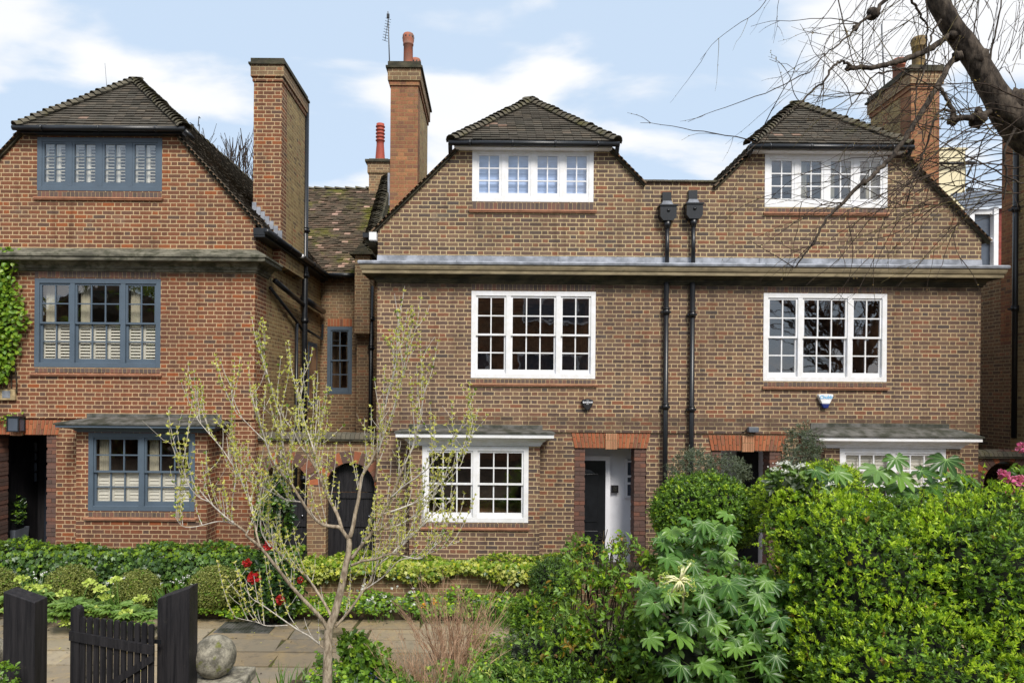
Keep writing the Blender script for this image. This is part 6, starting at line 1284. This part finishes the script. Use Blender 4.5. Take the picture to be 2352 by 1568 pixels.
# ---------------------------------------------------------------- across the street, behind the camera: mirrored in the window panes
E = empty('opposite_house', (3.5, -24, 0), 'brick gabled house across the street, mirrored in the middle first floor window', 'house')
o = mb('brick_l'); o.prism([(-3.6, 0), (9.5, 0), (9.5, 7.2), (5.6, 11.6), (2.4, 11.6), (-3.6, 6.4)], -25, -24); o.build('wall', E); o = mb('tile'); o.obox((9.6, -27, 7.3), (1.6, 0, 0), (0, 3, 0), (0, 0, .1)); o.obox((-.7, -27, 9.1), (3.1, 0, 2.7), (0, 3.2, 0), (-.06, 0, .08)); o.obox((7.6, -27, 9.4), (2.2, 0, -2.4), (0, 3.2, 0), (.06, 0, .08)); o.build('roof', E)
for (a, b, c, d) in ((1.6, 7.2, 5.4, 8.6), (1.6, 8.9, 5.4, 10.2), (1.4, 3.4, 5.6, 5.6), (-2.6, 3.4, -.2, 5.6), (7, 3.4, 9, 5.6)):
    o = mb('white'); o.wall(rect(a, b, c, d), [rect(a + .1 + i * (c - a - .1) / 4, b + .1, a + (i + 1) * (c - a - .1) / 4, d - .1) for i in range(4)], -24, -23.9); w_ = o.build('window', E); o = mb('dimglass'); o.box(a + .05, c - .05, -23.98, -23.96, b + .05, d - .05); o.build('pane', w_)
for i, (x, y, h, r, lab) in enumerate(((-21, -26, 9.6, 4.6, 'dark evergreen across the street, mirrored in the left first floor window'), (-12, -27, 9.0, 4.0, 'broad dark tree across the street, between the first evergreen and the gabled house'))):
    shrub('evergreen_tree', lab, 'tree', [(x, y, h - r * .8, r, r, r * .8), (x + 1.5, y, h - r * 1.3, r, r, r * .9), (x - 2, y, h - r * 1.4, r * .9, r, r * .9)], 900, 5, .45, .22, ['l_dark'], [1.0], cf=.9)

for i, (x, y, h) in enumerate(((17, -19, 10.5),)):
    E = empty('bare_tree', (x, y, 0), 'bare tree across the street, mirrored in the right first floor window', 'tree'); o = mb('bark_o'); o.tube([(x, y, 0), (x + .3, y, 3.5), (x, y, 5.5)], [.35, .26, .2], 10); o.build('trunk', E); o = mb('twig_d')
    for k in range(22):
        c = Vector((x, y, rnd.uniform(3.5, 5.5))); pts = grow(c, Vector((rnd.uniform(-1, 1), rnd.uniform(-.6, .6), rnd.uniform(.3, 1))), rnd.uniform(3, 5.5), 12, .1, Vector((0, 0, .3))); o.tube(pts, taper(.11, .03, 13), 5, cap=False)
        for q in range(3, 12):
            for _ in range(2): g_ = grow(pts[q], pts[q] - pts[q - 1] + Vector((rnd.uniform(-.5, .5), rnd.uniform(-.4, .4), rnd.uniform(-.2, .4))), rnd.uniform(.8, 2.2), 5, .14, Vector((0, 0, 0))); o.tube(g_, taper(.035, .015, 6), 3, cap=False)
    o.build('branch', E)

# ---------------------------------------------------------------- gate, posts, stone balls
GD = 6.0 - D
def post(px0, px1, yl, yr, label):
    x0, x1 = WX(px0, 1450, GD), WX(px1, 1450, GD); zl, zr_ = WZ(px0, yl, GD), WZ(px1, yr, GD); E = empty('gate_post', ((x0 + x1) / 2, GD, 0), label, 'gate post', 'black timber gate posts')
    o = mb('blackwood'); o.prism([(x0, -.1), (x1, -.1), (x1, zr_), (x0, zl)], GD, GD + .17); b = o.build('post', E, .006); return x0, x1
la_, lb_ = post(7, 80, 1358, 1383, 'black timber gate post at the left edge, top slanting down to the right'); ra_, rb_ = post(361, 435, 1375, 1349, 'black timber gate post by the stone ball, top slanting up to the right')
E = empty('picket_gate', (ra_, GD + .05, 0), 'black picket gate with rounded pale tops, standing by the right-hand post', 'gate'); gl0, gl1 = P3(168, 1411, 6.02 - D), P3(360, 1429, 5.88 - D)
ax = (gl1 - gl0); ax.z = 0; Lg = ax.length; ax.normalize(); az = ax.cross(Vector((0, 0, 1))); n = 11
def picket(s0, w, zt_, zb_, off, th=.02):
    o = mb('blackwood'); pts = [(0, zb_), (w, zb_)] + [(w / 2 + w / 2 * math.cos(math.pi * k / 6), zt_ - w / 2 + w / 2 * math.sin(math.pi * k / 6)) for k in range(7)]; vs = [gl0 * 1 + ax * (s0 + a) + az * q - Vector((0, 0, gl0.z)) + Vector((0, 0, z_)) for q in (off, off + th) for a, z_ in pts]; k = len(pts)
    o.add(vs, [tuple(range(k)), tuple(range(2 * k - 1, k - 1, -1))] + [(i, k + i, k + (i + 1) % k, (i + 1) % k) for i in range(k)]); return o.build('picket', E)
for i in range(n): picket(.085 + i * (Lg - .085) / n, (Lg - .085) / n * .72, gl0.z - .004 - .002 * i + rnd.uniform(-.003, .003), .25, -.0)
picket(-.0, .085, gl0.z + .085, .2, -.03, .06)
o = mb('blackwood')
for (a, b, w_) in ((.55, .55, .045), (gl0.z - .17, gl0.z - .24, .04), (.6, gl0.z - .3, .035)): o.obox((gl0 + ax * Lg / 2) * 1 - Vector((0, 0, gl0.z)) - az * -.035 + Vector((0, 0, (a + b) / 2)), ax * Lg / 2 + Vector((0, 0, (b - a) / 2)), az * .012, (0, 0, w_))
o.build('rail', E); o = mb('black'); hc_ = gl0 + ax * (Lg - .12); o.obox(hc_ - Vector((0, 0, .19)) - az * .03, ax * .14, az * .004, (0, 0, .018)); o.obox(hc_ - Vector((0, 0, .80)) - az * .03, ax * .14, az * .004, (0, 0, .018)); o.build('hinge', E)
M['ball'] = NT('weathered_stone'); s = M['ball']; p = s.obj(); c = s.mix(s.rng(s.noise(p, 12, 6, .7), .35, .65), srgb(92, 88, 78), srgb(160, 154, 138)); c = s.mix(s.rng(s.noise(p, 40, 4, .7), .55, .7, 0, .5), c, srgb(60, 58, 50)); c = s.mix(s.rng(s.noise(p, 5.5, 4, .6), .60, .68, 0, .9), c, srgb(98, 102, 34)); s.bump(s.noise(p, 30, 6, .7), .8, .01); M['ball'] = s.fin(c, .9)
for px, py, r, lab, lb2 in ((493, 1506, 48, 'round mossy stone ball on a pier right of the gate post', 'square stone pier carrying the mossy ball right of the gate post'), (-30, 1500, 40, 'round stone ball barely showing at the left edge', 'square stone pier under the stone ball at the left edge')):
    d = 6.3; c = P3(px, py, d - D); rr = r * d / F; E = empty('stone_ball', (c.x, c.y, c.z - rr), lab, 'stone ball', 'stone balls on gate piers'); o = mb('ball'); o.lathe(c.x, c.y, [(rr * math.sin(math.pi * k / 20) * rnd.uniform(.99, 1.005), c.z - rr * math.cos(math.pi * k / 20)) for k in range(21)], 32); o.build('ball', E)
    P_ = empty('gate_pier', (c.x, c.y, 0), lb2, 'pier', 'stone gate piers'); o = mb('ball'); zt_ = c.z - rr * .96; o.box(c.x - .27, c.x + .3, c.y - .25, c.y + .25, zt_ - .1, zt_); o.box(c.x - .22, c.x + .25, c.y - .2, c.y + .2, 0, zt_ - .1); o.build('cap', P_, .015)
    lv = Leaves(); P, O = surf([(c.x - .22, c.y - .22, zt_ - .02, .12, .08, .06), (c.x + .1, c.y - .27, zt_ - .06, .2, .06, .07)], 90, jit=.3); whorls(lv, P, O, 4, .03, .024, ['l_mid', 'l_climb'], [.5, .5], T_OVAL); lv.build('creeping_plant', P_)
E, _l = shrub('gate_bush', 'low leafy bush at the foot of the left gate post', 'bush', [pb(0, 1568, 5.7, 28, 45, .2)], 150, 5, .03, .022, ['l_mid', 'l_climb'], [.6, .4], tmpl=T_OVAL, cf=None)

for ob in bpy.data.objects:      # masses of fine growth nobody could count, and the dark filler cores
    if ob.parent is not None and ob.name.split('.')[0] in ('twig', 'young_twig', 'spray', 'vein', 'leaf_stalk', 'foliage', 'young_leaves', 'lower_leaves', 'bud', 'seed_cluster', 'dark_core', 'cane', 'creeping_plant') or (ob.parent is not None and ob.name.startswith('flower') and 'plant' in ob.parent.name):
        ob['kind'] = 'stuff'
